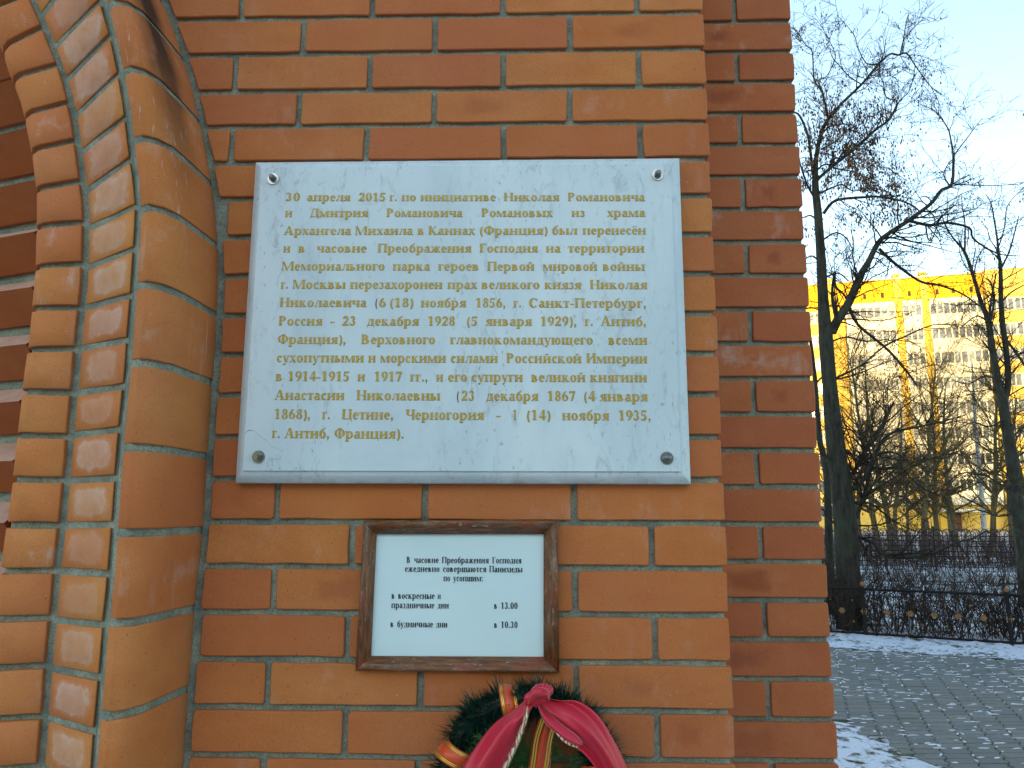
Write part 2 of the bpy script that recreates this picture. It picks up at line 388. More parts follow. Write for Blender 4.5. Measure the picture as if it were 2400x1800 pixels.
# ------------------------------------------------------------------ portal bands
def joints_world(js, Sr, Yr, Sl, Yl):
    """js = [(v at right edge, v at left edge)]; returns (zR, zL) per joint, top first, extended above and below"""
    def zat(S, Y, v):
        vs_ = [p[1] for p in S]; us = [p[0] for p in S]; return at(float(np.interp(v, vs_, us)), v, Y)[2]
    J = [(zat(Sr, Yr, a), zat(Sl, Yl, b)) for a, b in js]
    hr = J[-2][0]-J[-1][0]; hr = max(hr, .06)
    while J[-1][0] > .05: J.append((J[-1][0]-hr, J[-1][1]-hr+(J[-1][0]-J[-1][1])*.15))
    return J
def band(name, J, XR, XL, prof, mat, nmort, gap=.0055, gr=.006, gl=.004, back=.05, zfun=None, bevel=.0018, nv=4, side_in=0.):
    """prof = [(s, depth)] across from left 0 to right 1"""
    ss = [p[0] for p in prof]; dd = [p[1] for p in prof]
    S = []
    for a, b in zip(ss[:-1], ss[1:]): S += [a, (a+b)/2]
    S.append(1.)
    if zfun is None: S = sorted([q for q in S if q in (0, 1.) or .025 < q < .975]+[.02, .98 if ss[-2] < .9 else .990])
    def pt(s, zl, zr, off, lift=0., gR=0., gL=0.):
        z = zl+(zr-zl)*s; xl, xr = XL(z)+gL, XR(z)-gR
        x = xl+(xr-xl)*s; d = float(np.interp(s, ss, dd)); return [x, -(d-lift), z+off]
    for (r1, l1), (r0, l0) in zip(J[:-1], J[1:]):
        mb = MB(); V = []; n = len(S); lean = random.uniform(-.001, .001)
        ts = [0, .022, .5, .978, 1.] if nv == 4 else nv
        prj = random.uniform(-.001, .0012)
        for t in ts:
            for q, s in enumerate(S):
                edge = (t in (0, 1.)) or (q in (0, n-1))
                zl = l1-gap-(l1-l0-2*gap)*t; zr = r1-gap-(r1-r0-2*gap)*t
                wob = random.gauss(0, .0005) if edge else 0
                lift = (bevel if edge else 0)+prj
                if zfun is not None and not edge: lift -= zfun(t, s)
                elif zfun is not None: lift -= zfun(t, s)
                V.append(pt(s, zl, zr, wob, lift, gr, gl))
        m_ = len(ts)
        F = [(i*n+q, i*n+n+q, i*n+n+q+1, i*n+q+1) for i in range(m_-1) for q in range(n-1)]
        ring = [q for q in range(n)]+[i*n+n-1 for i in range(1, m_)]+[(m_-1)*n+q for q in range(n-2, -1, -1)]+[i*n for i in range(m_-2, 0, -1)]
        cx = sum(V[i][0] for i in ring)/len(ring)
        o = len(V)
        for i in ring: V.append([V[i][0]+(cx-V[i][0])*.12, V[i][1]+back, V[i][2]])
        L = len(ring)
        F += [(ring[a], ring[(a+1) % L], o+(a+1) % L, o+a) for a in range(L)]
        mb.add(V, F); c = V[(m_//2)*n+n//2]
        ob = mb.build(name, mat, chapel, rel=(c[0], c[1], c[2]))
        for p in ob.data.polygons[:(m_-1)*(n-1)]: p.use_smooth = zfun is None
    # mortar behind
    V = []; F = []; n = len(S); zs = []
    for (r1, l1), (r0, l0) in zip(J[:-1], J[1:]):
        for t in (0, .33, .66): zs.append((r1+(r0-r1)*t, l1+(l0-l1)*t))
    for zr, zl in zs:
        for s in S:
            p_ = pt(s, zl, zr, 0, nmort*(1-.9*max(0., (s-.8)/.2) if side_in else 1)); p_[0] -= side_in*min(1., s/.7); V.append(p_)
    F = [(i*n+q, i*n+n+q, i*n+n+q+1, i*n+q+1) for i in range(len(zs)-1) for q in range(n-1)]
    MB().add(V, F).build('mortar', M['mortar'], chapel, smooth=True)

J1 = joints_world([(-120,-260),(5,-105),(138,41),(285,179),(431,336),(576,496),(737.5,668),(896,854),(1069.5,1049),(1243,1250),(1426,1460),(1614.5,1673),(1812,1895)][0:], S1, 0., S2, -D2)
J1 = [(a, a+(b-a)*.5) for a, b in J1]
band('moulded_brick', J1, X1, X2, [(0, .150), (.18, .167), (.45, .178), (.72, .168), (.90, .138), (.965, .067), (1., 0.)], M['roll'], .005, gr=.004, gl=.006, gap=.0062, back=.03, side_in=.006)
J2 = joints_world([(-210,-45),(-95,33),(3,108),(84,184),(174,268),(274,355),(372,445),(482.5,534),(583,626),(691.5,721),(796,816),(905,920),(1006,1019),(1120,1126.5),(1229.6,1232),(1345,1339),(1465,1454),(1589,1567),(1715,1684),(1843,1803)], S2, -D2, S3, -D3)
band('arch_header', J2, X2, X3, [(0, .078), (.5, .114), (1, .150)], M['flat'], .0045, gr=.004, gl=.005, back=.05)
J3 = joints_world([(-95,-40),(-12,50),(65,136),(152,203),(241,287.5),(331,369),(426,457),(522,543.6),(619.5,636),(721,729),(817.6,825.7),(920,923),(1023,1022),(1125,1124),(1231,1229.6),(1337,1337),(1447.7,1447.7),(1560,1561),(1678,1680),(1795,1798)], S3, -D3, S4, -D4)
band('bullnose_brick', J3, X3, X4, [(0, .040), (.06, .060), (.16, .074), (.32, .082), (1, .084)], M['nose'], .0105, gr=.006, gl=.0, back=.07)
# stepped niche bricks with sloping tops, further back
D5 = -.045
X5r = seam(S4, -D5+0.0)
J4 = joints_world([(60,60),(176,176),(279,279),(401,401),(515,515),(637,637),(765,765),(895,895),(1025,1025),(1164,1164),(1305,1305),(1445,1445),(1590,1590)], S4, -D5, S4, -D5)
def ridge(t, s):
    # each course has a sloping top like a small sill, its underside leans back
    p = .062
    return p*(t/.42) if t < .42 else p*(1-(t-.42)/.58)
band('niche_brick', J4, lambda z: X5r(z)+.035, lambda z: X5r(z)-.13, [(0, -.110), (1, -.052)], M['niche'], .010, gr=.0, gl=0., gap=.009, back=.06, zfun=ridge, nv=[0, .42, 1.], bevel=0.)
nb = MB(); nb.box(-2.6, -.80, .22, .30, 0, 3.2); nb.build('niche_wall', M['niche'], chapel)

# ------------------------------------------------------------------ serif lettering (own outlines)
CAP, XH, T, W_ = .662, .47, .05, .155
class Gl:
    def __init__(s): s.p = []
    def r(s, x0, x1, y0, y1): s.p.append([(x0, y0), (x1, y0), (x1, y1), (x0, y1)]); return s
    def q(s, *pts): s.p.append(list(pts)); return s
    def st(s, x, y0, y1, top=1, bot=1, w=W_, e=.045):
        s.r(x, x+w, y0, y1)
        if bot: s.r(x-e, x+w+e, y0, y0+.035)
        if top: s.r(x-e, x+w+e, y1-.035, y1)
        return s
    def dg(s, x0, y0, x1, y1, w): return s.q((x0, y0), (x0+w, y0), (x1+w, y1), (x1, y1))
    def ring(s, cx, cy, rx, ry, a0=0, a1=360, wt=.13, th=.035, n=18):
        wt = min(wt+.018, rx); th = min(th+.012, ry); A = [math.radians(a0+(a1-a0)*k/n) for k in range(n+1)]
        o = [(cx+rx*math.cos(a), cy+ry*math.sin(a)) for a in A]; i = [(cx+(rx-wt)*math.cos(a), cy+(ry-th)*math.sin(a)) for a in A]
        for k in range(n): s.p.append([o[k], o[k+1], i[k+1], i[k]])
        return s
def glyph(ch):
    g = Gl(); up = ch.isupper(); h = CAP if up else XH; c = ch.lower(); k = 1.3 if up else 1.
    a = .045
    if ch in '0': g.ring(.25, .335, .22, .345); return g.p, .5
    if ch == '1': g.st(.17, 0, CAP, top=0, e=.07).q((.17, CAP), (.04, .56), (.04, .53), (.17, .57)); return g.p, .5
    if ch == '2': g.ring(.25, .48, .2, .195, -40, 175, .13, .04).dg(.04, .09, .27, .36, .15).r(.03, .45, 0, .11).r(.42, .45, .1, .17); return g.p, .5
    if ch == '3': g.ring(.22, .5, .17, .175, -75, 165, .12, .04).ring(.21, .19, .2, .2, -160, 88, .13, .04).r(.03, .12, .08, .15); return g.p, .5
    if ch == '4': g.r(.27, .4, 0, CAP).r(.02, .48, .15, .25).dg(.02, .2, .27, .66, .05); return g.p, .5
    if ch == '5': g.ring(.2, .2, .22, .215, -150, 120, .13, .045).r(.09, .43, .56, .66).q((.09, .66), (.12, .66), (.12, .33), (.06, .33)); return g.p, .5
    if ch == '6': g.ring(.25, .21, .22, .22).ring(.42, .22, .39, .46, 105, 180, .13, .05); return g.p, .5
    if ch == '7': g.r(.04, .46, .55, .66).dg(.14, 0, .33, .56, .12).r(.04, .07, .46, .6); return g.p, .5
    if ch == '8': g.ring(.25, .5, .18, .17, wt=.11).ring(.25, .18, .21, .19, wt=.12); return g.p, .5
    if ch == '9': g.ring(.25, .45, .22, .22).ring(.08, .44, .39, .46, -75, 0, .13, .05); return g.p, .5
    if ch == '(': g.ring(.32, .24, .27, .45, 120, 240, .1, .02); return g.p, .3
    if ch == ')': g.ring(0, .24, .27, .45, -60, 60, .1, .02); return g.p, .3
    if ch == '.': g.ring(.12, .07, .075, .075, wt=.075, th=.075, n=8); return g.p, .25
    if ch == ',': g.ring(.12, .07, .075, .075, wt=.075, th=.075, n=8).q((.12, .02), (.195, .06), (.12, -.12), (.07, -.14)); return g.p, .25
    if ch == ':': g.ring(.12, .07, .075, .075, wt=.075, th=.075, n=8).ring(.12, .38, .075, .075, wt=.075, th=.075, n=8); return g.p, .3
    if ch == '-': g.r(.03, .29, .19, .27); return g.p, .32
    if c == 'а' and up: g.dg(.05, 0, .30, h, .05).dg(.48, 0, .28, h, .16).r(.15, .5, .2, .245).r(0, .2, 0, .035).r(.4, .72, 0, .035); return g.p, .72
    if c == 'а': g.r(.26, .39, .03, .36).r(.37, .47, 0, .05).ring(.24, .33, .17, .15, 20, 170, .12, .05).ring(.2, .13, .18, .145, 40, 330, .13, .04); return g.p, .47
    if c == 'б': g.ring(.25, .22, .22, .24).ring(.38, .3, .35, .34, 95, 180, .1, .07).q((.33, .6), (.44, .68), (.42, .72), (.33, .66)); return g.p, .5
    if c in 'вь' or c == 'ы':
        x = a; g.st(x, 0, h, bot=1)
        if c == 'в':
            g.ring(x+.14*k, h*.73, .19*k, h*.27, -90, 90, .12*k, .035).ring(x+.15*k, h*.265, .24*k, h*.285, -90, 90, .14*k, .035)
            g.r(x, x+.17*k, h*.49, h*.49+.035).r(x, x+.17*k, 0, .035).r(x, x+.17*k, h-.035, h); return g.p, .52 if not up else .66
        g.ring(x+.14, h*.3, .22, h*.31, -90, 90, .13, .035).r(x, x+.16, 0, .035).r(x, x+.16, h*.57, h*.57+.035)
        if c == 'ы': g.st(.5, 0, h); return g.p, .72
        return g.p, .48
    if c == 'г':
        g.st(a, 0, h); ww = .37*k; g.r(a, ww, h-.045, h).q((ww-.03, h), (ww, h), (ww+.01, h-.15), (ww-.02, h-.15)); return g.p, ww+.04
    if c == 'д':
        ww = .46*k; g.r(.02, ww+.04, 0, .045).r(.02, .055, -.13, .02).r(ww+.005, ww+.04, -.13, .02).st(ww-.16, 0, h, bot=0).dg(.07, 0, .16*k, h, .05).r(.13*k, ww-.1, h-.04, h); return g.p, ww+.08
    if c in 'её': 
        g.ring(.22, .23, .2, .245, 0, 320, .13, .04).r(.1, .42, .23, .265)
        if c == 'ё': g.ring(.12, .6, .05, .05, wt=.05, th=.05, n=8).ring(.3, .6, .05, .05, wt=.05, th=.05, n=8)
        return g.p, .44
    if c == 'ж': g.st(.29, 0, h).dg(.0, 0, .2, h*.5, .12).dg(.02, h, .2, h*.5, .09).dg(.58, 0, .4, h*.5, .12).dg(.58, h, .4, h*.5, .09).r(0, .16, 0, .035).r(.56, .72, 0, .035); return g.p, .73
    if c == 'з': g.ring(.18, .35, .16, .13, -80, 160, .11, .04).ring(.17, .13, .19, .145, -160, 88, .12, .04); return g.p, .4
    if c in 'ий':
        ww = .34*k; g.st(a, 0, h).st(a+ww, 0, h).q((a+.1, .08), (a+.1, .15), (a+ww+.04, h-.06), (a+ww+.04, h-.15))
        if c == 'й': g.ring(a+ww/2+.07, h+.17, .12, .1, 190, 350, .05, .06)
        return g.p, ww+.27
    if c == 'к': g.st(a, 0, h).dg(a+.3*k, 0, a+.13, h*.55, .15).dg(a+.12, h*.45, a+.3*k, h-.05, .06).ring(a+.33*k, h-.05, .06, .05, wt=.06, th=.05, n=8).r(a+.26*k, a+.52*k, 0, .035); return g.p, .3*k+.27
    if c == 'л': ww = .36*k; g.st(ww-.02, 0, h, top=1).dg(.08, .0, .19*k, h, .05).r(.16*k, ww, h-.04, h).ring(.08, .06, .06, .06, wt=.06, th=.06, n=8); return g.p, ww+.18
    if c == 'м': ww = .48*k; g.st(a+ww, 0, h).dg(a, 0, a, h, .045).dg(a+ww*.45, 0, a, h, .13).dg(a+ww*.45, 0, a+ww-.01, h, .05).r(a-.04, a+.1, 0, .035).r(a-.04, a+.12, h-.035, h); return g.p, ww+.27
    if c == 'н': ww = .34*k; g.st(a, 0, h).st(a+ww, 0, h).r(a, a+ww, h*.47, h*.47+.045); return g.p, ww+.27
    if c == 'о': g.ring(.24, .232, .22, .245); return g.p, .5
    if c == 'п': ww = .34*k; g.st(a, 0, h).st(a+ww, 0, h).r(a, a+ww+.1, h-.05, h); return g.p, ww+.27
    if c == 'р' and up: g.st(a, 0, h).ring(a+.19, h*.73, .26, h*.275, -90, 90, .15, .04).r(a, a+.2, h-.04, h).r(a, a+.2, h*.455, h*.455+.04); return g.p, .58
    if c == 'р': g.st(a, -.2, h, top=0).r(0, .1, h-.05, h).ring(a+.23, .232, .24, .245, -150, 150, .13, .05); return g.p, .56
    if c == 'с': 
        if up: g.ring(.33, .33, .31, .345, 42, 318, .16, .04).q((.54, .66), (.57, .66), (.57, .43), (.54, .43)); return g.p, .66
        g.ring(.22, .232, .2, .245, 50, 315, .13, .045).ring(.31, .37, .06, .06, wt=.06, th=.06, n=8); return g.p, .42
    if c == 'т': g.st(.15, 0, h, top=0).r(0, .43, h-.045, h).r(0, .03, h-.15, h).r(.4, .43, h-.15, h); return g.p, .45
    if c == 'у': g.dg(.2, .0, .0, h, .14).dg(.14, -.18, .38, h, .05).r(0, .2, h-.035, h).r(.3, .48, h-.035, h).ring(.11, -.14, .065, .06, wt=.065, th=.06, n=8); return g.p, .48
    if c == 'ф': g.st(.3, 0, CAP).ring(.24, .34, .22, .24, 90, 270, .13, .035).ring(.5, .34, .22, .24, -90, 90, .13, .035).r(.24, .5, .1, .135).r(.24, .5, .545, .58); return g.p, .76
    if c == 'х': g.dg(.3, 0, .03, h, .15).dg(.03, 0, .36, h, .05).r(0, .15, 0, .035).r(.26, .48, 0, .035).r(0, .2, h-.035, h).r(.3, .46, h-.035, h); return g.p, .48
    if c == 'ц': ww = .34*k; g.st(a, 0, h, bot=0).st(a+ww, 0, h, bot=0).r(a-.04, a+ww+.2, 0, .045).r(a+ww+.16, a+ww+.2, -.14, .02); return g.p, ww+.28
    if c == 'ч': ww = .3*k; g.st(a, h*.5, h, bot=0).st(a+ww, 0, h).ring(a+.17*k, h*.53, .17*k, h*.13, 180, 300, .1, .05).r(a+.12, a+ww, h*.4, h*.4+.05); return g.p, ww+.25
    if c == 'ш' or c == 'щ':
        g.st(a, 0, h, bot=0).st(a+.27, 0, h, bot=0).st(a+.54, 0, h, bot=0).r(a-.04, a+.72, 0, .045)
        if c == 'щ': g.r(a+.69, a+.73, -.14, .02); return g.p, .84
        return g.p, .77
    if c == 'ю': g.st(a, 0, h).ring(.45, .232, .2, .245, wt=.12).r(.15, .28, .21, .25); return g.p, .7
    if c == 'я': g.st(.3, 0, h).ring(.28, h*.7, .22, h*.3, 90, 270, .13, .035).r(.25, .35, h-.035, h).r(.25, .35, h*.4, h*.4+.035).dg(.03, 0, .19, h*.42, .11).r(0, .15, 0, .035); return g.p, .51
    raise ValueError(ch)
def word(mb, txt, x0, x1, zbase, zslope, y, em, bold=0.):
    x = 0.; P = []
    for ch in txt:
        g, adv = glyph(ch); P.append((x, g)); x += adv+.012
    x -= .03; sx = (x1-x0)/x; kz = 0
    for ox, g in P:
        for poly in g:
            kz = (kz+1) % 24; yy = y-kz*1.5e-5
            pts = [(x0+(ox+a)*sx, yy, zbase+b*em+zslope*((ox+a)*sx)) for a, b in poly]
            ar = sum(pts[i][0]*pts[(i+1) % 4][2]-pts[(i+1) % 4][0]*pts[i][2] for i in range(4))
            mb.add(pts, [(0, 1, 2, 3) if ar > 0 else (3, 2, 1, 0)])

# ------------------------------------------------------------------ marble plaque
YP = -.034
plaque = thing('memorial_plaque', 'white marble memorial plaque with gilded inscription, four bolts and a moulded edge', 'plaque', (-.455, 0, 1.66))
oc = [at(552,1131,-.020), at(1618,1136,-.020), at(1595,370,-.020), at(596,378,-.020)]
ic = [at(569,1103,YP), at(1594,1106,YP), at(1575.5,384,YP), at(611,392,YP)]
xo0, xo1 = (oc[0][0]+oc[3][0])/2, (oc[1][0]+oc[2][0])/2; zo0, zo1 = (oc[0][2]+oc[1][2])/2, (oc[2][2]+oc[3][2])/2
xi0, xi1 = (ic[0][0]+ic[3][0])/2, (ic[1][0]+ic[2][0])/2; zi0, zi1 = (ic[0][2]+ic[1][2])/2, (ic[2][2]+ic[3][2])/2
def rect_loft(mb, secs):
    """secs = [(x0,x1,z0,z1,y)] nested rectangles, joined"""
    V = []; F = []
    for (a, b, c, d, y) in secs: V += [(a, y, c), (b, y, c), (b, y, d), (a, y, d)]
    for i in range(len(secs)-1):
        o = 4*i; F += [(o+k, o+(k+1) % 4, o+4+(k+1) % 4, o+4+k) for k in range(4)]
    o = 4*(len(secs)-1); F.append((o, o+1, o+2, o+3)); mb.add(V, F); return mb
secs = [(xo0, xo1, zo0, zo1, -.0015), (xo0, xo1, zo0, zo1, -.016), (xo0+.001, xo1-.001, zo0+.001, zo1-.001, -.0185)]
for t in (.15, .35, .6, .85, 1.):
    a = t*PI/2; fx = math.sin(a); fy = 1-math.cos(a)
    secs.append((xo0+.001+(xi0-xo0-.0015)*t, xo1-.001-(xo1-xi1-.0015)*t, zo0+.001+(zi0-zo0-.0015)*t, zo1-.001-(zo1-zi1-.0015)*t, -.0185-.0115*fx))
secs += [(xi0, xi1, zi0, zi1, -.0302), (xi0, xi1, zi0, zi1, YP+.0005), (xi0+.0006, xi1-.0006, zi0+.0006, zi1-.0006, YP)]
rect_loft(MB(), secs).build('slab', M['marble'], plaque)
# crack at the lower left
ck = MB(); cpt = [(575.5,1014),(583,1008),(590,1010),(594,1008),(600,1014),(609,1022),(622,1031),(634,1045),(648,1051),(660,1055)]
P0 = [at(u, v, YP-.00012) for u, v in cpt]
for a, b, wd in zip(P0[:-1], P0[1:], (.0011, .0011, .0005, .0005, .0005, .0004, .0003, .0003, .0002)):
    ck.add([(a[0], a[1], a[2]-wd/2), (b[0], b[1], b[2]-wd/2), (b[0], b[1], b[2]+wd/2), (a[0], a[1], a[2]+wd/2)], [(0, 1, 2, 3)])
m = N('crack_shadow', .9, .1); ck.build('crack', m.col((.10, .11, .12)), plaque)
K = 540/2212
A_, B_, C_, D_ = (540, 360), (1080, 360), (540, 740), (1080, 740)
LN = [
 ('A', 455, 455, [('30','A',530,'A',665),('апреля','A',735,'A',1150),('2015','A',1230,'A',1490),('г.','A',1530,'A',1600),('по','A',1645,'A',1780),('инициативе','A',1825,'B',335),('Николая','B',415,'B',945),('Романовича','B',1030,'B',1765)]),
 ('A', 608, 606, [('и','A',525,'A',593),('Дмитрия','A',765,'A',1320),('Романовича','A',1500,'B',15),('Романовых','B',200,'B',880),('из','B',1065,'B',1190),('храма','B',1405,'B',1770)]),
 ('A', 780, 775, [('Архангела','A',515,'A',1155),('Михаила','A',1200,'A',1750),('в','A',1797,'A',1860),('Каннах','A',1903,'B',135),('(Франция)','B',180,'B',832),('был','B',877,'B',1115),('перенесён','B',1170,'B',1778)]),
 ('A', 948, 948, [('и','A',508,'A',573),('в','A',653,'A',717),('часовне','A',830,'A',1305),('Преображения','A',1415,'B',100),('Господня','B',183,'B',738),('на','B',820,'B',955),('территории','B',1030,'B',1762)]),
 ('A', 1120, 1124, [('Мемориального','A',495,'A',1480),('парка','A',1560,'A',1915),('героев','A',1995,'B',175),('Первой','B',255,'B',705),('мировой','B',790,'B',1310),('войны','B',1365,'B',1765)]),
 ('A', 1296, 1300, [('г.','A',485,'A',553),('Москвы','A',600,'A',1105),('перезахоронен','A',1150,'A',2035),('прах','A',2085,'B',155),('великого','B',200,'B',755),('князя','B',805,'B',1155),('Николая','B',1242,'B',1788)]),
 ('A', 1470, 1478, [('Николаевича','A',475,'A',1305),('(','A',1388,'A',1412),('6','A',1425,'A',1490),('(18)','A',1530,'A',1755),('ноября','A',1830,'B',48),('1856,','B',143,'B',430),('г.','B',508,'B',580),('Санкт-Петербург,','B',655,'B',1780)]),
 ('C', 92, 97, [('Россия','C',465,'C',880),('-','C',955,'C',1000),('23','C',1072,'C',1205),('декабря','C',1312,'C',1808),('1928','C',1895,'C',2155),('(5','D',55,'D',162),('января','D',240,'D',680),('1929),','D',765,'D',1110),('г.','D',1192,'D',1268),('Антиб,','D',1345,'D',1780)]),
 ('C', 268, 276, [('Франция),','C',455,'C',1108),('Верховного','C',1258,'C',1965),('главнокомандующего','C',2110,'D',1268),('всеми','D',1418,'D',1790)]),
 ('C', 445, 455, [('сухопутными','C',445,'C',1280),('и','C',1325,'C',1393),('морскими','C',1440,'C',2068),('силами','C',2115,'D',355),('Российской','D',440,'D',1157),('Империи','D',1208,'D',1790)]),
 ('C', 625, 637, [('в','C',435,'C',500),('1914-1915','C',550,'C',1142),('и','C',1222,'C',1290),('1917','C',1380,'C',1645),('гг.,','C',1727,'C',1895),('и','C',1978,'C',2040),('его','C',2090,'D',60),('супруги','D',105,'D',595),('великой','D',678,'D',1195),('княгини','D',1243,'D',1787)]),
 ('C', 806, 820, [('Анастасии','C',425,'C',1093),('Николаевны','C',1212,'C',2013),('(','C',2172,'C',2196),('23','D',5,'D',133),('декабря','D',245,'D',742),('1867','D',832,'D',1100),('(4','D',1180,'D',1288),('января','D',1335,'D',1793)]),
 ('C', 990, 1005, [('1868),','C',420,'C',767),('г.','C',883,'C',955),('Цетине,','C',1072,'C',1565),('Черногория','C',1685,'D',220),('-','D',335,'D',380),('1','D',500,'D',540),('(14)','D',630,'D',860),('ноября','D',975,'D',1422),('1935,','D',1515,'D',1825)]),
 ('C', 1173, 1190, [('г.','C',400,'C',475),('Антиб,','C',520,'C',950),('Франция).','C',998,'C',1665)]),
]
OX = dict(A=540, B=1080, C=540, D=1080)
for li, (bk, b0, b1, ws) in enumerate(LN):
    oy = 360 if bk == 'A' else 740
    pa = at(660, oy+K*b0, YP); pb = at(1500, oy+K*b1, YP); slope = (pb[2]-pa[2])/(pb[0]-pa[0])
    capw = .0152+.00012*li; em = capw/CAP
    for (t, s0, d0, s1, d1) in ws:
        v = oy+K*b0; xa = at(OX[s0]+K*d0, v, YP)[0]; xb = at(OX[s1]+K*d1, v, YP)[0]; zb_ = pa[2]+slope*(xa-pa[0])
        mb = MB()
        word(mb, t, xa-.0005, xb+.0005, zb_-.0005, slope, YP-.0001, em*1.07)
        ne = len(mb.f)
        if t != '(': word(mb, t, xa, xb, zb_, slope, YP-.0006, em)
        mb.m = [0]*ne+[1]*(len(mb.f)-ne)
        mb.build('word', [M['engrave'], M['gold']], plaque, rel=(xa, YP, zb_))
for bi, (u, v, kind) in enumerate([(641,420,0),(1541,410.5,0),(606,1071,1),(1563,1074,2)]):
    p = at(u, v, YP); b = bpy.data.objects.new('bolt', None); COL.objects.link(b); b.parent = plaque; b.location = Vector(p)-wloc(plaque)
    mb = MB(); mb.cyl((0, -.0004, 0), .0112, (0, -1, 0), .0022, 24, .0106); o = mb.build('washer', M['zinc'] if kind == 0 else M['mid_zinc'], None, smooth=False); o.parent = b
    if kind == 0:
        mb = MB(); mb.cyl((0, -.0022, 0), .0066, (0, -1, 0), .005, 6).cyl((0, -.0072, 0), .0046, (0, -1, 0), .006, 14).cyl((0, -.0132, 0), .0046, (0, -1, 0), .002, 14, .0028)
        o = mb.build('nut', M['dark_zinc']); o.parent = b; o.rotation_euler = (0, random.uniform(0, 1), 0)
    elif kind == 1:
        mb = MB(); mb.cyl((0, -.0022, 0), .0076, (0, -1, 0), .005, 6).cyl((0, -.0072, 0), .0044, (0, -1, 0), .006, 14, .004)
        o = mb.build('nut', M['mid_zinc']); o.parent = b; o.rotation_euler = (0, .4, 0)
    else:
        mb = MB(); R_ = .0095
        prev = .0098; 
        for q in range(6):
            a0 = q/6*PI/2; a1 = (q+1)/6*PI/2
            mb.cyl((0, -.0022-R_*math.sin(a0)*.8, 0), R_*math.cos(a0), (0, -1, 0), R_*.8*(math.sin(a1)-math.sin(a0))+1e-5, 20, max(R_*math.cos(a1), .0004))
        o = mb.build('nut', M['mid_zinc'], smooth=True); o.parent = b

# ------------------------------------------------------------------ framed notice
YS = -.010
sign = thing('framed_notice', 'brown wooden picture frame holding a white printed notice, hung below the marble plaque', 'notice', (-.456, 0, 1.465))
of = [at(831,1574,-.024), at(1311,1578.5,-.024), at(1307,1219,-.024), at(850.5,1220,-.024)]
inf = [at(869,1538,-.014), at(1274,1540,-.014), at(1274,1252,-.014), at(882,1252,-.014)]
def bar(o0, o1, i1, i0, horizontal):
    """moulded frame bar with mitred ends"""
    mb = MB(); sec = [(0, -.003), (0, -.018), (.10, -.023), (.3, -.0255), (.55, -.024), (.78, -.019), (.92, -.0165), (1., -.0155), (1., -.006)]
    V = []
    for t in (0, 1):
        O, I = (o0, i0) if t == 0 else (o1, i1)
        for f, y in sec: V.append((O[0]+(I[0]-O[0])*f, y, O[2]+(I[2]-O[2])*f))
    n = len(sec); F = [(k, k+1, n+k+1, n+k) for k in range(n-1)]+[(n-1, 0, n, 2*n-1), tuple(range(n-1, -1, -1)), tuple(range(n, 2*n))]
    mb.add(V, F); c = [(o0[0]+o1[0])/2, 0, (o0[2]+o1[2])/2]
    o = mb.build('frame_bar', M['wood'], None, smooth=False, rel=c)
    o.parent = sign; o.location = Vector(c)-Vector(sign.location)
    if not horizontal:                       # object space along the bar so that the grain runs with it
        Rm = Matrix.Rotation(PI/2, 4, 'Y'); o.data.transform(Rm.inverted()); o.rotation_euler = (0, PI/2, 0)
    for p in o.data.polygons[:n-1]: p.use_smooth = True
    return o
bar(of[0], of[1], inf[1], inf[0], True); bar(of[1], of[2], inf[2], inf[1], False); bar(of[2], of[3], inf[3], inf[2], True); bar(of[3], of[0], inf[0], inf[3], False)
pm = MB(); e = .006; z0, z1 = inf[0][2]-e, inf[2][2]+e; x0_, x1_ = min(inf[0][0], inf[3][0])-e, inf[1][0]+e
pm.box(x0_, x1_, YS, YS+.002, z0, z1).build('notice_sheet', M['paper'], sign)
pg = at(820+1103*.2351, 1200+124*.2351, -.0255)
mb = MB(); mb.cyl((pg[0], -.0245, pg[2]), .0032, (0, -1, 0), .0016, 16); mb.build('screw', M['dark_zinc'], sign)
KS = 520/2212
SL = [(510, [('В',565,605),('часовне',640,885),('Преображения',918,1385),('Господня',1420,1710)]),
      (598, [('ежедневно',548,895),('совершаются',928,1360),('Панихиды',1390,1722)]),
      (690, [('по',932,1000),('усопшим:',1030,1332)]),
      (868, [('в',415,447),('воскресные',480,845),('и',875,907)]),
      (962, [('праздничные',412,842),('дни',872,987),('в',1437,1470),('13.00',1505,1673)]),
      (1152, [('в',403,437),('будничные',470,830),('дни',858,973),('в',1437,1470),('10.30',1505,1673)])]
for b, ws in SL:
    v = 1200+KS*b; zbs = at(1070, v, YS)[2]
    for t, d0, d1 in ws:
        mb = MB()
        xa, xb = at(820+KS*d0, v, YS)[0], at(820+KS*d1, v, YS)[0]
        word(mb, t, xa, xb, zbs, 0., YS-.0006, .0158)
        mb.build('printed_word', M['ink'], sign, rel=(xa, YS, zbs))


# ------------------------------------------------------------------ wreath under the notice
def satin(name, c, r=.38, sheen=.5):
    m = N(name, r, .5); m.b.inputs['Sheen Weight'].default_value = sheen; m.b.inputs['Sheen Roughness'].default_value = .3
    f = m.noise(700, 2, .5, m.scl(m.pos(), (1, 1, .1))); m.bump(f, .08, .0004)
    return m.col(m.mix(m.ramp(f, [(.3, 0.), (.7, .25)]), c, tuple(x*.7 for x in c)))
M['satin'] = satin('red_satin', (.60, .020, .050))
M['orange_ribbon'] = satin('orange_foil_ribbon', (.70, .085, .022), .3)
m = N('gold_foil', .3, .5); m.b.inputs['Metallic'].default_value = .8; M['foil'] = m.col((.85, .60, .10))
m = N('lace_trim', .5, .5); m.b.inputs['Metallic'].default_value = .3
wv = m.n("ShaderNodeTexWave"); wv.inputs["Scale"].default_value = 55; wv.inputs["Distortion"].default_value = 9; m.l(m.pos(), wv.inputs["Vector"])
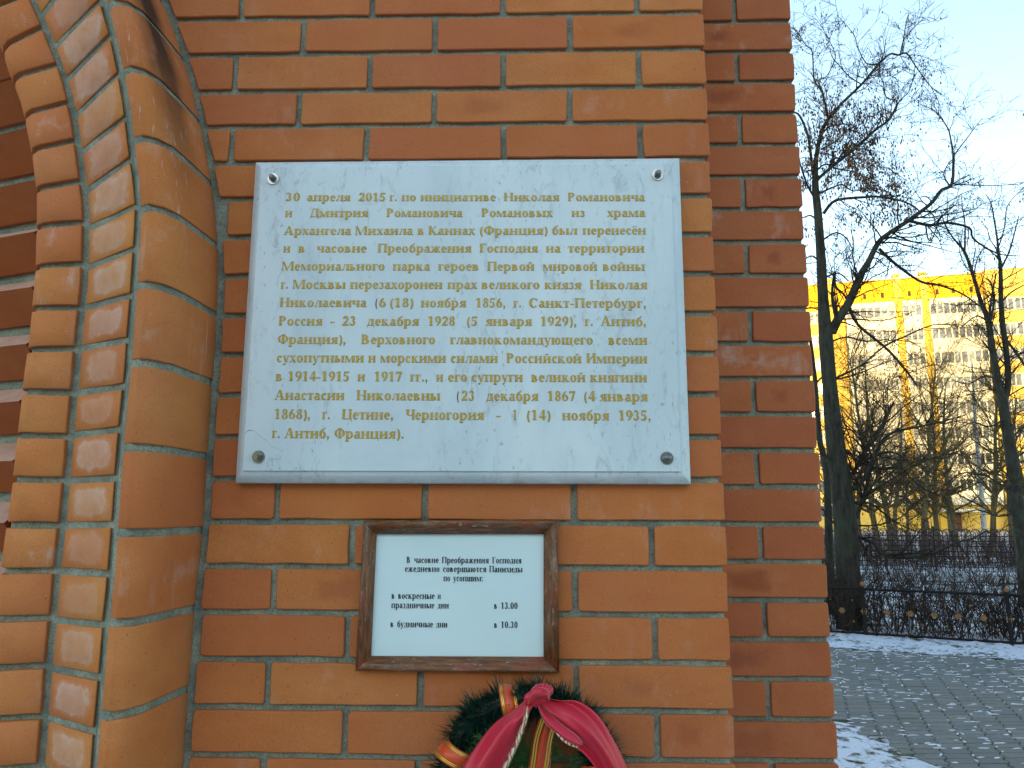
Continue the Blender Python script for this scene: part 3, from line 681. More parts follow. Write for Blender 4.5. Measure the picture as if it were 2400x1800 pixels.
M['trim'] = m.col(m.mix(m.ramp(wv.outputs[1], [(.25, 0.), (.4, 1.)]), (.35, .10, .08), (.75, .68, .48)))
def leafmat(name, a, b, r=.5, sc_=40):
    m = N(name, r, .4); return m.col(m.ramp(m.noise(sc_, 3, .6, m.pos()), [(.3, a), (.7, b)]))
M['needle'] = leafmat('garland_needles', (.004, .026, .017), (.010, .060, .034), .35)
M['sprig'] = leafmat('cypress_sprig', (.02, .10, .03), (.07, .20, .045), .45)
M['wire'] = leafmat('wreath_core', (.004, .010, .008), (.008, .02, .014), .6)
YW = -.055
wc = at(1236, 1856, YW); RW = .128
wreath = thing('wreath', 'dark green artificial fir wreath with orange gold-edged bands hanging on the wall', 'wreath', tuple(wc))
mb = MB(); pts = [wc+np.array([math.cos(a)*RW, .012*math.sin(3*a), math.sin(a)*RW*1.1]) for a in np.linspace(0, 2*PI, 49)]
mb.tube(pts, [.017]*49, 8); mb.build('garland_core', M['wire'], wreath, rel=wc)
mb = MB()
for k in range(15000):
    a = random.uniform(0, 2*PI)
    if any(abs(a-b_) < .10 for b_ in (1.78, 2.70)) and random.random() < .9: continue
    dens = .5+.5*math.sin(a*17+1.3)
    c = wc+np.array([math.cos(a)*RW, .012*math.sin(3*a), math.sin(a)*RW*1.1]); tan = np.array([-math.sin(a), 0, math.cos(a)*1.1]); tan /= np.linalg.norm(tan)
    rad = np.array([math.cos(a), 0, math.sin(a)]); ph = random.uniform(0, 2*PI); nn = rad*math.cos(ph)+np.array([0, -1, 0])*math.sin(ph)
    d = nn+tan*random.uniform(-.2, .9)+np.random.default_rng(k).normal(0, .16, 3); d /= np.linalg.norm(d)
    L = random.uniform(.024, .046)*(.75+.35*dens); p0 = c+nn*.004; p2 = p0+d*L; p1 = p0+d*L*.5+np.array([0, 0, random.uniform(-.002, .003)])
    p2[1] = min(max(p2[1], -.094), -.004)
    wd = np.cross(d, nn+np.array([.01, .3, .02])); wd /= np.linalg.norm(wd)+1e-9; wd *= random.uniform(.0006, .0012)
    mb.add([p0-wd, p0+wd, p1+wd*.9, p1-wd*.9, p2], [(0, 1, 2, 3), (3, 2, 4)])
tag(mb.build('needles', M['needle'], wreath, rel=wc), kind='stuff')
# cypress sprigs filling the middle
mb = MB()
def sprig(p, d, L, r, depth):
    if depth == 0 or L < .004: return
    q = [p]; n = 5; dd = d.copy()
    for i in range(n):
        dd = dd+np.array([random.gauss(0, .12), random.gauss(0, .08), random.gauss(0, .12)]); dd /= np.linalg.norm(dd); q.append(q[-1]+dd*L/n)
    for x in q: x[1] = max(min(x[1], -.01), -.09)
    mb.tube(q, list(np.linspace(r, r*.45, n+1)), 4)
    for i in range(1, n+1):
        for sgn in (-1, 1):
            if random.random() < .8:
                ang = sgn*random.uniform(.4, .8); e = np.array([dd[0]*math.cos(ang)-dd[2]*math.sin(ang), dd[1]+random.gauss(0, .25), dd[0]*math.sin(ang)+dd[2]*math.cos(ang)])
                sprig(q[i].copy(), e/np.linalg.norm(e), L*random.uniform(.3, .55), r*.75, depth-1)
for k in range(34):
    a = random.uniform(-.9, PI+.9)
    p = at(1240+random.uniform(-50, 60), 1835+random.uniform(-70, 50), -.078+random.uniform(-.008, .02)).copy()
    sprig(p, np.array([math.cos(a)*.7, random.uniform(-.3, .1), abs(math.sin(a))]), random.uniform(.03, .058), .0012, 3)
tag(mb.build('cypress_sprigs', M['sprig'], wreath, rel=wc), kind='stuff')
def strip(name, pts0, pts1, mat, parent, fold=.0, nf=3, sub=6, cols=9, phase=0., thick=0, taperfold=True, seed=1):
    """cloth between two edge curves given as world points"""
    r = random.Random(seed)
    def dens(P):
        P = [np.array(p) for p in P]; out = []
        for i in range(len(P)-1):
            p0 = P[max(i-1, 0)]; p1 = P[i]; p2 = P[i+1]; p3 = P[min(i+2, len(P)-1)]
            for k in range(sub):
                t = k/sub; out.append(.5*((2*p1)+(-p0+p2)*t+(2*p0-5*p1+4*p2-p3)*t*t+(-p0+3*p1-3*p2+p3)*t**3))
        out.append(P[-1]); return out
    A = dens(pts0); B = dens(pts1); n = len(A); V = []
    for i in range(n):
        for c in range(cols):
            t = c/(cols-1); p = A[i]*(1-t)+B[i]*t; u = i/(n-1)
            y = fold*(math.sin(t*nf*PI+phase+u*2.2)*.6+math.sin(t*nf*2.3*PI+phase*2-u*3)*.25)*(1-.35*u)
            bow = -.010*math.sin(t*PI)
            V.append(p+np.array([0, y+bow, 0]))
    F = [(i*cols+c, i*cols+c+1, (i+1)*cols+c+1, (i+1)*cols+c) for i in range(n-1) for c in range(cols-1)]
    o = MB().add(V, F).build(name, mat, parent, smooth=True, rel=wc)
    md = o.modifiers.new('thickness', 'SOLIDIFY'); md.thickness = .0006; return o
# orange ribbon bands wound round the garland, with gold lines
for (ang, wdt) in ((1.78, .024), (2.70, .024), (.30, .022), (3.5, .022)):
    c = wc+np.array([math.cos(ang)*RW*.93, 0, math.sin(ang)*RW*1.02]); tan = np.array([-math.sin(ang), 0, math.cos(ang)]); rad = np.array([math.cos(ang), 0, math.sin(ang)])
    tan = tan*.9+rad*.35; tan /= np.linalg.norm(tan)
    def ringp(off, rr=.03):
        return [c+tan*off+(rad*math.cos(t)*rr*.95+np.array([0, -1, 0])*math.sin(t)*rr) for t in np.linspace(-.25, PI+.25, 15)]
    def flat(o0, o1, rr, nm, mt):
        A = ringp(o0, rr); B = ringp(o1, rr); V = []
        for a_, b_ in zip(A, B): V += [a_, b_]
        o = MB().add(V, [(2*i, 2*i+1, 2*i+3, 2*i+2) for i in range(len(A)-1)]).build(nm, mt, wreath, smooth=True, rel=wc)
        md = o.modifiers.new('thickness', 'SOLIDIFY'); md.thickness = .0005; return o
    flat(-wdt/2*1.25, wdt/2*1.25, .034, 'ribbon_band', M['orange_ribbon'])
    for off in (-.45, -.36, .36, .45):
        flat(wdt*1.25*off*.88-.0009, wdt*1.25*off*.88+.0009, .0348, 'gold_line', M['foil'])
# loose band running down the middle
strip('ribbon_band', [at(1266,1680,-.09), at(1250,1730,-.085), at(1240,1790,-.08), at(1228,1850,-.07)], [at(1300,1690,-.09), at(1296,1735,-.085), at(1290,1790,-.075), at(1284,1850,-.07)], M['orange_ribbon'], wreath, fold=.004)
for du in (5, 11, 37, 43):
    strip('gold_line', [at(1266+du-3,1684,-.104), at(1250+du-2,1730,-.1), at(1240+du-1,1790,-.094), at(1228+du,1850,-.085)], [at(1270+du-3,1684,-.104), at(1254+du-2,1730,-.1), at(1244+du-1,1790,-.094), at(1232+du,1850,-.085)], M['foil'], wreath, cols=2)
bow = thing('satin_ribbon', 'crimson satin ribbon knotted over the top of the wreath, its two tails with lace trim', 'ribbon', tuple(at(1263, 1628, -.10)))
LA = [at(1236,1640,-.10), at(1200,1668,-.108), at(1157,1700,-.11), at(1120,1745,-.112), at(1085,1800,-.112), at(1050,1870,-.105)]
LB = [at(1262,1642,-.105), at(1243,1668,-.115), at(1232,1692,-.118), at(1215,1736,-.118), at(1192,1785,-.115), at(1150,1870,-.105)]
strip('ribbon_tail', LA, LB, M['satin'], bow, fold=.012, nf=2, cols=17, phase=.6)
RA = [at(1280,1634,-.10), at(1315,1640,-.108), at(1355,1643,-.11), at(1400,1675,-.11), at(1437,1732,-.105), at(1470,1800,-.10), at(1500,1880,-.09)]
RB = [at(1258,1642,-.105), at(1268,1672,-.118), at(1292,1708,-.12), at(1330,1740,-.12), at(1372,1768,-.112), at(1405,1815,-.10), at(1430,1880,-.09)]
strip('ribbon_tail', RA, RB, M['satin'], bow, fold=.014, nf=3, cols=21, phase=-.9)
R2a = [at(1262,1645,-.118), at(1285,1672,-.13), at(1320,1700,-.135), at(1350,1722,-.135), at(1366,1741,-.13)]
R2b = [at(1258,1648,-.118), at(1275,1690,-.132), at(1308,1722,-.137), at(1340,1742,-.137), at(1360,1744,-.13)]
strip('ribbon_fold', R2a, R2b, M['satin'], bow, fold=.005, nf=1, cols=11, phase=.3)
strip('lace_trim', [at(1236,1655,-.127), at(1224,1692,-.13), at(1207,1736,-.13), at(1184,1785,-.127), at(1142,1870,-.117)], [at(1244,1658,-.127), at(1234,1694,-.13), at(1218,1738,-.13), at(1195,1788,-.127), at(1153,1870,-.117)], M['trim'], bow, cols=4)
strip('lace_trim', [at(1305,1712,-.137), at(1322,1728,-.138), at(1340,1740,-.136), at(1356,1746,-.13)], [at(1300,1716,-.134), at(1316,1735,-.135), at(1334,1747,-.133), at(1350,1750,-.13)], M['trim'], bow, cols=4)
kn = MB(); kc = np.array(at(1262, 1630, -.112)); V = []; nu, nv_ = 28, 16
for i in range(nv_+1):
    th = PI*i/nv_
    for k in range(nu):
        ph = 2*PI*k/nu; r = 1+.13*math.sin(3*ph+2.2*th)+.09*math.sin(5*ph-3*th)+.05*math.sin(9*ph+5*th)
        x, y, z = math.sin(th)*math.cos(ph), math.sin(th)*math.sin(ph), math.cos(th)
        V.append(kc+np.array([x*.0205*r+z*.003, y*.0155*r, z*.0150*r+x*.004]))
F = [(i*nu+k, i*nu+(k+1) % nu, (i+1)*nu+(k+1) % nu, (i+1)*nu+k) for i in range(nv_) for k in range(nu)]
kn.add(V, F).build('knot', M['satin'], bow, smooth=True, rel=wc)
strip('ribbon_fold', [at(1236,1636,-.115), at(1243,1618,-.128), at(1262,1611,-.134), at(1282,1616,-.13), at(1290,1630,-.118)], [at(1238,1652,-.112), at(1252,1640,-.126), at(1266,1634,-.132), at(1279,1634,-.13), at(1284,1646,-.118)], M['satin'], bow, fold=.006, nf=2, cols=13)

# ------------------------------------------------------------------ ground
def gnd(u, v, z=0.):
    d = CM @ np.array([(u-1200)/1800., (900-v)/1800., -1.]); t = (z-CP[2])/d[2]; return CP+t*d
def ground_mat(name, snow=.5, scale=3.):
    m = N(name, .9, .2); P = m.pos()
    dirt = m.ramp(m.noise(11, 5, .7, P), [(.3, (.035, .04, .018)), (.5, (.075, .08, .035)), (.75, (.12, .10, .065))])
    leaf = m.ramp(m.noise(38, 3, .6, P), [(.60, 0.), (.66, .7)]); dirt = m.mix(leaf, dirt, (.14, .065, .03))
    sn = m.math('ADD', m.math('MULTIPLY', m.noise(scale*6, 5, .7, P), .6), m.math('MULTIPLY', m.noise(scale*.6, 3, .6, P), .4))
    k = m.ramp(sn, [(.5-(snow-.5)*.3-.03, 0.), (.5-(snow-.5)*.3+.04, 1.)])
    c = m.mix(k, dirt, m.ramp(m.noise(60, 3, .6, P), [(.3, (.58, .66, .78)), (.7, (.80, .86, .93))]))
    m.bump(m.math('ADD', k, m.noise(80, 4, .7, P)), .6, .012); return m.col(c)
gm = MB()
gx = [-220, -60, -20, -8, -2, 2, 6, 10, 20, 60, 220]; gy = [-120, -40, -10, 0, 8, 12, 20, 30, 50, 90, 140, 400]
V = [(x, y, -.012) for y in gy for x in gx]; n = len(gx)
gm.add(V, [(j*n+i, j*n+i+1, (j+1)*n+i+1, (j+1)*n+i) for j in range(len(gy)-1) for i in range(n-1)])
tag(gm.build('ground', ground_mat('patchy_snow_lawn', .56, 2.2)), kind='structure')

# paved path of zigzag pavers
FA = gnd(1946, 1488); FB = gnd(2400, 1518)            # foot of the low fence
fd = (FB-FA)[:2]; fd = fd/np.linalg.norm(fd); fn = np.array([-fd[1], fd[0]])
EA = gnd(1950, 1519); EB = gnd(2400, 1549)            # far edge of the paving
CA = gnd(1958, 1700); CB = gnd(2140, 1800)            # edge beside the chapel
def side_of(p, a, b): return (b[0]-a[0])*(p[1]-a[1])-(b[1]-a[1])*(p[0]-a[0])
m = N('moss_joint', .95, .1); m.bump(m.noise(180, 3, .7, m.pos()), .6, .004)
jm = m.col(m.mix(m.ramp(m.noise(5, 4, .6, m.pos()), [(.4, 0.), (.6, 1.)]), (.025, .030, .016), (.09, .095, .05)))
pb = MB(); ee = (EB-EA)/np.linalg.norm(EB-EA); cc = (CA-CB)/np.linalg.norm(CA-CB)
poly = [EA-ee*3.5, EB+ee*8, EB+ee*8+np.array([0, -11, 0]), CB-cc*6, CA+cc*1.6]
pb.add([(p[0], p[1], .0) for p in poly], [tuple(range(len(poly)))[::-1]])
pave = tag(pb.build('pavement', jm), kind='structure')
def paver_mat():
    m = N('concrete_paver', .75, .3); P = m.pos()
    base = m.ramp(m.rnd(), [(0, (.155, .175, .175)), (.5, (.19, .21, .205)), (1, (.225, .24, .225))])
    base = m.mix(m.ramp(m.noise(2.2, 4, .6, P), [(.4, 0.), (.7, .6)]), base, (.20, .20, .165))
    base = m.mix(m.ramp(m.noise(120, 4, .7, P), [(.35, .5), (.6, 0.)]), base, (.06, .065, .06))
    base = m.mix(m.ramp(m.noise(9, 4, .7, P), [(.60, 0.), (.70, .45)]), base, (.09, .095, .055))
    frost = m.noise(34, 5, .75, P); base = m.mix(m.math('MULTIPLY', m.ramp(frost, [(.60, 0.), (.68, .8)]), m.ramp(m.noise(1.6, 3, .6, P), [(.45, 0.), (.6, 1.)])), base, (.6, .68, .78))
    m.bump(m.noise(200, 3, .7, P), .5, .002); return m.col(base)
M['paver'] = paver_mat()
ang = math.radians(4); ex = np.array([math.cos(ang), math.sin(ang)]); ey = np.array([-math.sin(ang), math.cos(ang)])
PW, PH, SH = .200, .112, .048
def paver_outline(g=.005):
    b = [(0, 0), (PW*.5, .008), (PW, 0), (PW+.030, .028), (PW+.020, .082), (PW+SH, PH), (PW*.5+SH, PH+.008), (SH, PH), (.020, .082), (.030, .028)]
    cx = (PW+SH)/2; cy = PH/2+.002
    return [((x-cx)*(1-2*g/PW), (y-cy)*(1-2*g/PH)) for x, y in b]
def paver_geo():
    o = paver_outline(); n = len(o); V = [(x*.955, y*.93, .009) for x, y in o]+[(x, y, .0055) for x, y in o]+[(x, y, -.01) for x, y in o]
    V = [(x*ex[0]+y*ey[0], x*ex[1]+y*ey[1], z) for x, y, z in V]
    return V, [tuple(range(n))]+[(a+i, a+n+i, a+n+(i+1) % n, a+(i+1) % n) for a in (0, n) for i in range(n)]
PV, PF = paver_geo()
PF = [PF[0]]+PF[1:]
pme = bpy.data.meshes.new('paver'); pme.from_pydata(PV, [], PF); pme.materials.append(M['paver']); pme.update()
O = gnd(2200, 1700)[:2]; cand = []
for r in range(-70, 50):
    for q in range(-50, 60):
        c = O+ex*(q*PW-r*SH*-1.0)+ey*(r*PH)
        c3 = (c[0], c[1])
        if side_of(c3, EA, EB) > -.05 or side_of(c3, CB, CA) > -.08: continue
        rel = np.array([c[0], c[1], 0])-CP; cam_ = CM.T@rel
        if cam_[2] > -.5: continue
        u = 1200+1800*cam_[0]/-cam_[2]; v = 900-1800*cam_[1]/-cam_[2]
        if u < 1880 or u > 2600 or v > 1960: continue
        hid = u < 1955 or u > 2420 or v > 1830
        cand.append((hid, -v, c))
cand.sort(key=lambda t: (t[0], t[1]))
far = MB()
for i, (h, v, c) in enumerate(cand):
    dz = random.gauss(0, .0010)
    if i < 298:
        o = bpy.data.objects.new('paver', pme); COL.objects.link(o); o.parent = pave; o.location = (c[0], c[1], dz); o.rotation_euler = (random.gauss(0, .006), random.gauss(0, .006), random.gauss(0, .008))
    else: far.add([(x+c[0], y+c[1], z+dz) for x, y, z in PV], PF)
tag(far.build('pavers', M['paver'], pave), kind='stuff')
print('pavers', len(cand))

M['snow'] = (lambda m: (m.bump(m.noise(120, 3, .6, m.pos()), .5, .004), m.col(m.ramp(m.noise(40, 3, .6, m.pos()), [(.3, (.66, .74, .84)), (.7, (.82, .87, .93))])))[1])(N('snow', .6, .3))
sn = MB()
def blob(c, rx, ry, a, h, z0=.0075):
    n = 9; V = []; ca, sa = math.cos(a), math.sin(a)
    for k in range(n):
        t = 2*PI*k/n; j = random.uniform(.55, 1.25); x, y = rx*math.cos(t)*j, ry*math.sin(t)*j
        V.append((c[0]+x*ca-y*sa, c[1]+x*sa+y*ca, z0))
    for k in range(n):
        x, y, _ = V[k]; V.append((c[0]+(x-c[0])*.6, c[1]+(y-c[1])*.6, z0+h))
    sn.add(V, [(k, (k+1) % n, n+(k+1) % n, n+k) for k in range(n)]+[tuple(range(n, 2*n))])
vis = [c for h, v, c in cand if not h]
r_ = random.Random(3)
from mathutils import noise as mn
for c in [c for _, _, c in cand]:
    f = mn.noise(Vector((c[0]*1.3, c[1]*1.3, 3.)))+.35*mn.noise(Vector((c[0]*4, c[1]*4, 9.)))
    far_ = max(0., min(1., (c[1]-3.5)/3.5)); p = .10+.45*far_+f*.95
    for _ in range(3):
        if r_.random() < p:
            if r_.random() < .6: a = ang+r_.gauss(0, .08); off = ex*r_.uniform(-.1, .1)+ey*(r_.choice((-.5, .5))*PH+r_.gauss(0, .012)); rx = r_.uniform(.015, .06)
            else: a = ang+1.17+r_.gauss(0, .2); off = ex*(r_.choice((-.5, .5))*PW+r_.gauss(0, .012))+ey*r_.uniform(-.05, .05); rx = r_.uniform(.012, .04)
            blob(c+off, rx, r_.uniform(.004, .014), a, r_.uniform(.0015, .004), .0085)
tag(sn.build('snow_patches', M['snow']), kind='stuff', label='thin patches of snow lying in the joints of the grey paving', cat='snow')
# verge strip in front of the fence, lumps of snow and leaf litter
vg = MB(); L = 26
va = [np.array([*(EA[:2]-fd*4)]), np.array([*(EB[:2]+fd*8)])]
V = []; nx, ny = 220, 12
for j in range(ny):
    for i in range(nx):
        t = i/(nx-1); s = j/(ny-1); e_ = (EA[:2]-ee[:2]*4)*(1-t)+(EB[:2]+ee[:2]*8)*t; f_ = (FA[:2]-fd*4)*(1-t)+(FB[:2]+fd*8)*t+fn*.25
        p = e_*(1-s)+f_*s; p = p+fn*(-.05*mn.noise(Vector((p[0]*5, p[1]*5, 0)))*(1-s)*2)
        V.append((p[0], p[1], .006+.022*min(1, s*3)+.030*mn.noise(Vector((p[0]*9, p[1]*9, 1)))*(min(1, s*4))))
vg.add(V, [(j*nx+i, j*nx+i+1, (j+1)*nx+i+1, (j+1)*nx+i) for j in range(ny-1) for i in range(nx-1)])
tag(vg.build('verge', ground_mat('snowy_verge', .68, 3.), smooth=True), kind='structure')
# dirty snow by the chapel foot
cf = MB(); V = []; nx, ny = 60, 40
for j in range(ny):
    for i in range(nx):
        t = i/(nx-1); s = j/(ny-1); e_ = CA[:2]+cc[:2]*1.6+(CB-CA)[:2]*0; p = (CA+cc*1.6)[:2]*(1-t)+(CB-cc*3)[:2]*t
        nrm = np.array([-cc[1], cc[0]]); nrm = nrm if nrm[0] < 0 else -nrm
        p = p+nrm*(s*2.2-.10*(1-s)+.10*mn.noise(Vector((p[0]*4, p[1]*4, 5)))*(1-s)*2); V.append((p[0], p[1], .011+.03*min(1, s*3)+.02*mn.noise(Vector((p[0]*6, p[1]*6, 2)))))
cf.add(V, [(j*nx+i, j*nx+i+1, (j+1)*nx+i+1, (j+1)*nx+i) for j in range(ny-1) for i in range(nx-1)])
tag(cf.build('snowy_strip', ground_mat('dirty_snow_strip', .56, 1.6), smooth=True), kind='structure')

# ------------------------------------------------------------------ low iron fence
M['iron'] = (lambda m: m.col(m.mix(m.ramp(m.noise(30, 4, .7, m.pos()), [(.5, 0.), (.7, .6)]), (.010, .011, .013), (.04, .024, .015))))(N('black_iron', .65, .25))
M['old_gold'] = (lambda m: m.col(m.mix(m.ramp(m.noise(60, 4, .7, m.pos()), [(.4, 0.), (.7, .8)]), (.30, .16, .045), (.09, .05, .03))))(N('faded_gold_paint', .5, .5))
fence = thing('low_iron_fence', 'low black iron fence with diagonal lattice and gilded rosettes between path and hedge', 'fence', (FA[0], FA[1], 0))
def fp(s, z, off=0.): return np.array([FA[0]+fd[0]*s+fn[0]*off, FA[1]+fd[1]*s+fn[1]*off, z])
def fence_s(u):
    a, b = -6., 8.
    for _ in range(50):
        mdl = (a+b)/2; rel = fp(mdl, .3)-CP; q = CM.T@rel; uu = 1200+1800*q[0]/-q[2]
        if uu < u: a = mdl
        else: b = mdl
    return a
sp0, sp1 = fence_s(2026), fence_s(2366); pitch = sp1-sp0
posts = [sp0+pitch*k for k in range(-1, 3)]
for s in posts:
    mb = MB(); mb.tube([fp(s, -.02), fp(s, .66)], [.024, .024], 8, cap=True); mb.build('post', M['iron'], fence, smooth=False)
    mb = MB(); mb.tube([fp(s, .655), fp(s, .665), fp(s, .68), fp(s, .705), fp(s, .72), fp(s, .725)], [.012, .024, .029, .024, .012, .002], 10); mb.build('finial', M['old_gold'], fence, smooth=True)
    mb = MB(); mb.box(-.012, .012, -.008, .008, 0, .62); o = mb.build('bar', M['iron'], None); o.parent = fence; q = fp(s+.13, 0); o.location = Vector(q)-Vector(fence.location)
for z in (.05, .625):
    mb = MB(); mb.tube([fp(posts[0]-1.5, z), fp(posts[-1]+1.5, z)], [.016, .016], 4, cap=True); mb.build('rail', M['iron'], fence)
lat = MB(); p_ = pitch/round(pitch/.27); q_ = p_/2; ros = MB(); kn_ = MB(); z0 = .335
s = posts[0]; cnt = 0
while s < posts[-1]:
    for sg in (-1, 1):
        for dz in (0,):
            lat.tube([fp(s-sg*q_*2, z0-q_*2, .004*sg), fp(s+sg*q_*2, z0+q_*2, .004*sg)], [.0055, .0055], 4)
    rb_ = MB()
    for k in range(6):
        a = k/6*2*PI; c0 = fp(s, z0, -.012)
        t1 = np.array([fd[0]*math.cos(a), fd[1]*math.cos(a), math.sin(a)]); t2 = np.array([-fd[0]*math.sin(a), -fd[1]*math.sin(a), math.cos(a)])
        rb_.add([c0, c0+t1*.026+t2*.016, c0+t1*.045-np.array([fn[0], fn[1], 0])*.008, c0+t1*.026-t2*.016], [(0, 1, 2, 3)])
    rb_.tube([fp(s, z0, -.010), fp(s, z0, -.028)], [.013, .008], 8, cap=True); rb_.build('rosette', M['old_gold'], fence)
    for dz in (-q_, q_):
        kn_.tube([fp(s+q_, z0+dz, -.016), fp(s+q_, z0+dz, .012)], [.013, .013], 6, cap=True)
    s += p_
lat.build('lattice', M['iron'], fence); tag(kn_.build('knots', M['old_gold'], fence), kind='stuff')

# ------------------------------------------------------------------ bark, twigs and bushes
def bark(name, a, b, green=.0):
    m = N(name, .9, .15); P = m.pos(); f = m.noise(16, 5, .7, m.scl(P, (1, 1, .22)))
    c = m.ramp(f, [(.35, a), (.65, b)])
    if green: c = m.mix(m.ramp(m.noise(3.5, 4, .6, P), [(.45, 0.), (.65, green)]), c, (.050, .070, .048))
    m.bump(m.noise(30, 4, .7, m.scl(P, (1, 1, .15))), .8, .02); return m.col(c)
M['bark'] = bark('grey_bark', (.020, .021, .019), (.062, .066, .056), .45)
M['twig'] = bark('twig_bark', (.022, .020, .020), (.045, .038, .032))
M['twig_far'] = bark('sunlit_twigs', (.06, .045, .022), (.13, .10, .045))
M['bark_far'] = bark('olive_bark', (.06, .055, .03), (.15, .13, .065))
M['hedge'] = bark('hedge_twigs', (.022, .018, .016), (.095, .070, .058))
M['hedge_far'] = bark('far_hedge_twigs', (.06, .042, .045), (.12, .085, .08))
M['seed'] = leafmat('dry_seed_wings', (.06, .03, .012), (.17, .085, .03), .8)
M['birch'] = (lambda m: m.col(m.mix(m.ramp(m.noise(9, 4, .7, m.scl(m.pos(), (1, 1, 6))), [(.55, 0.), (.62, .9)]), (.55, .57, .55), (.03, .03, .03))))(N('birch_bark', .8, .2))

def rot(v, ax, a):
    ax = ax/np.linalg.norm(ax); return v*math.cos(a)+np.cross(ax, v)*math.sin(a)+ax*np.dot(ax, v)*(1-math.cos(a))
def twigs(mb, R, p, d, L, r, lev, up=.05, leaf=None, lp=0., nkid=(3, 6), sides=3, droop=0., rmin=.0022):
    n = max(3, int(5 if lev > 0 else 3)); q = [p]; dd = d/np.linalg.norm(d)
    for i in range(n):
        dd = dd+R.normal(0, .16, 3)+np.array([0, 0, up-droop*i/n]); dd /= np.linalg.norm(dd); q.append(q[-1]+dd*L/n)
    rr = [max(rmin, r*(1-.75*i/n)) for i in range(n+1)]
    mb.tube(q, rr, sides if lev < 2 else 4)
    if leaf is not None and lp > 0 and lev <= 1:
        for i in range(1, n+1):
            if R.random() < lp:
                for _ in range(R.integers(1, 4)):
                    c = q[i]+R.normal(0, .03, 3)-np.array([0, 0, .04]); s = R.uniform(.012, .03); a_ = R.normal(0, 1, 3); a_ /= np.linalg.norm(a_)
                    b_ = np.cross(a_, [0, 0, 1.]); b_ /= np.linalg.norm(b_)+1e-9
                    leaf.add([c, c+b_*s*.5-np.array([0, 0, s]), c-np.array([0, 0, s*2.2]), c-b_*s*.5-np.array([0, 0, s])], [(0, 1, 2, 3)])
    if lev <= 0: return
    for k in range(R.integers(*nkid)):
        i = R.integers(1, n+1); ax = R.normal(0, 1, 3); e = rot(dd, ax-dd*np.dot(ax, dd)+1e-3, R.uniform(.4, 1.1))
        twigs(mb, R, q[i], e, L*R.uniform(.38, .68), max(rr[i]*.55, rmin), lev-1, up, leaf, lp, nkid, sides, droop, rmin)

def tree_from(name, label, Y0, trunk, limbs, barkm, seed, group=None, leafzone=None, dens=1., base_extra=True, twigL=.9):
    """trunk / limbs: lists of (u, v, width_px) read off the photograph, standing at distance Y0"""
    R = np.random.default_rng(seed); k = (Y0+1.35)/1800.
    b = at(trunk[0][0], trunk[0][1], Y0); b[2] = 0.
    t = thing(name, label, 'tree', tuple(b), group)
    P = [at(u, v, Y0) for u, v, w in trunk]; rr = [w*k/2 for u, v, w in trunk]
    if P[0][2] > 0: P = [np.array([P[0][0], P[0][1], -.05])]+P; rr = [rr[0]*1.25]+rr
    def smooth(P, rr, n=3):
        o, r2 = [], []
        for i in range(len(P)-1):
            p0 = P[max(i-1, 0)]; p1 = P[i]; p2 = P[i+1]; p3 = P[min(i+2, len(P)-1)]
            for q in range(n):
                s = q/n; o.append(.5*((2*p1)+(-p0+p2)*s+(2*p0-5*p1+4*p2-p3)*s*s+(-p0+3*p1-3*p2+p3)*s**3)); r2.append(rr[i]*(1-s)+rr[i+1]*s)
        return o+[P[-1]], r2+[rr[-1]]
    P, rr = smooth(P, rr); mb = MB(); mb.tube(P, rr, 12); mb.build('trunk', barkm, t, smooth=True, rel=b)
    lb = MB(); tw = MB(); lf = MB()
    for li, lm in enumerate(limbs):
        y = 0.; drift = R.uniform(-.35, .35); Q = []
        for i, (u, v, w) in enumerate(lm):
            Q.append(at(u, v, Y0+drift*i*.35)); 
        q, r2 = smooth(Q, [w*k/2 for u, v, w in lm]); lb.tube(q, r2, 6)
        for i in range(1, len(q)):
            seg = np.linalg.norm(q[i]-q[i-1]); nt_ = R.poisson(seg*7.5*dens)
            for _ in range(nt_):
                s = R.random(); p = q[i-1]*(1-s)+q[i]*s; d0 = (q[i]-q[i-1])/(seg+1e-9)
                ax = R.normal(0, 1, 3); e = rot(d0, ax-d0*np.dot(ax, d0)+1e-3, R.uniform(.5, 1.3)); e[1] *= .7
                lp = 0.
                if leafzone: 
                    rel = CM.T@(p-CP); uu = 1200+1800*rel[0]/-rel[2]; vv = 900-1800*rel[1]/-rel[2]; lp = leafzone(uu, vv)
                twigs(tw, R, p, e, twigL*R.uniform(.35, 1.)*min(1.3, .5+r2[i]*22), max(.0045, min(r2[i]*.45, .014)), 2, .04, lf, lp, (2, 5), 3, .05, .0029 if Y0 < 20 else .004)
    tag(lb.build('limbs', barkm, t, smooth=True, rel=b), kind='stuff'); tag(tw.build('crown', M['twig'], t, rel=b), kind='stuff')
    if lf.v: tag(lf.build('dry_leaves', M['seed'], t, rel=b), kind='stuff')
    return t
main_trunk = [(1995,1487,66),(1990,1400,54),(1987,1340,52),(1981,1225,51),(1972,1144,46),(1957,1036,41),(1944,900,33),(1936,800,33),(1929,700,25),(1924,600,22),(1917,500,19),(1911,440,17),(1912,380,12),(1921,325,10),(1932,295,9),(1941,279,8)]
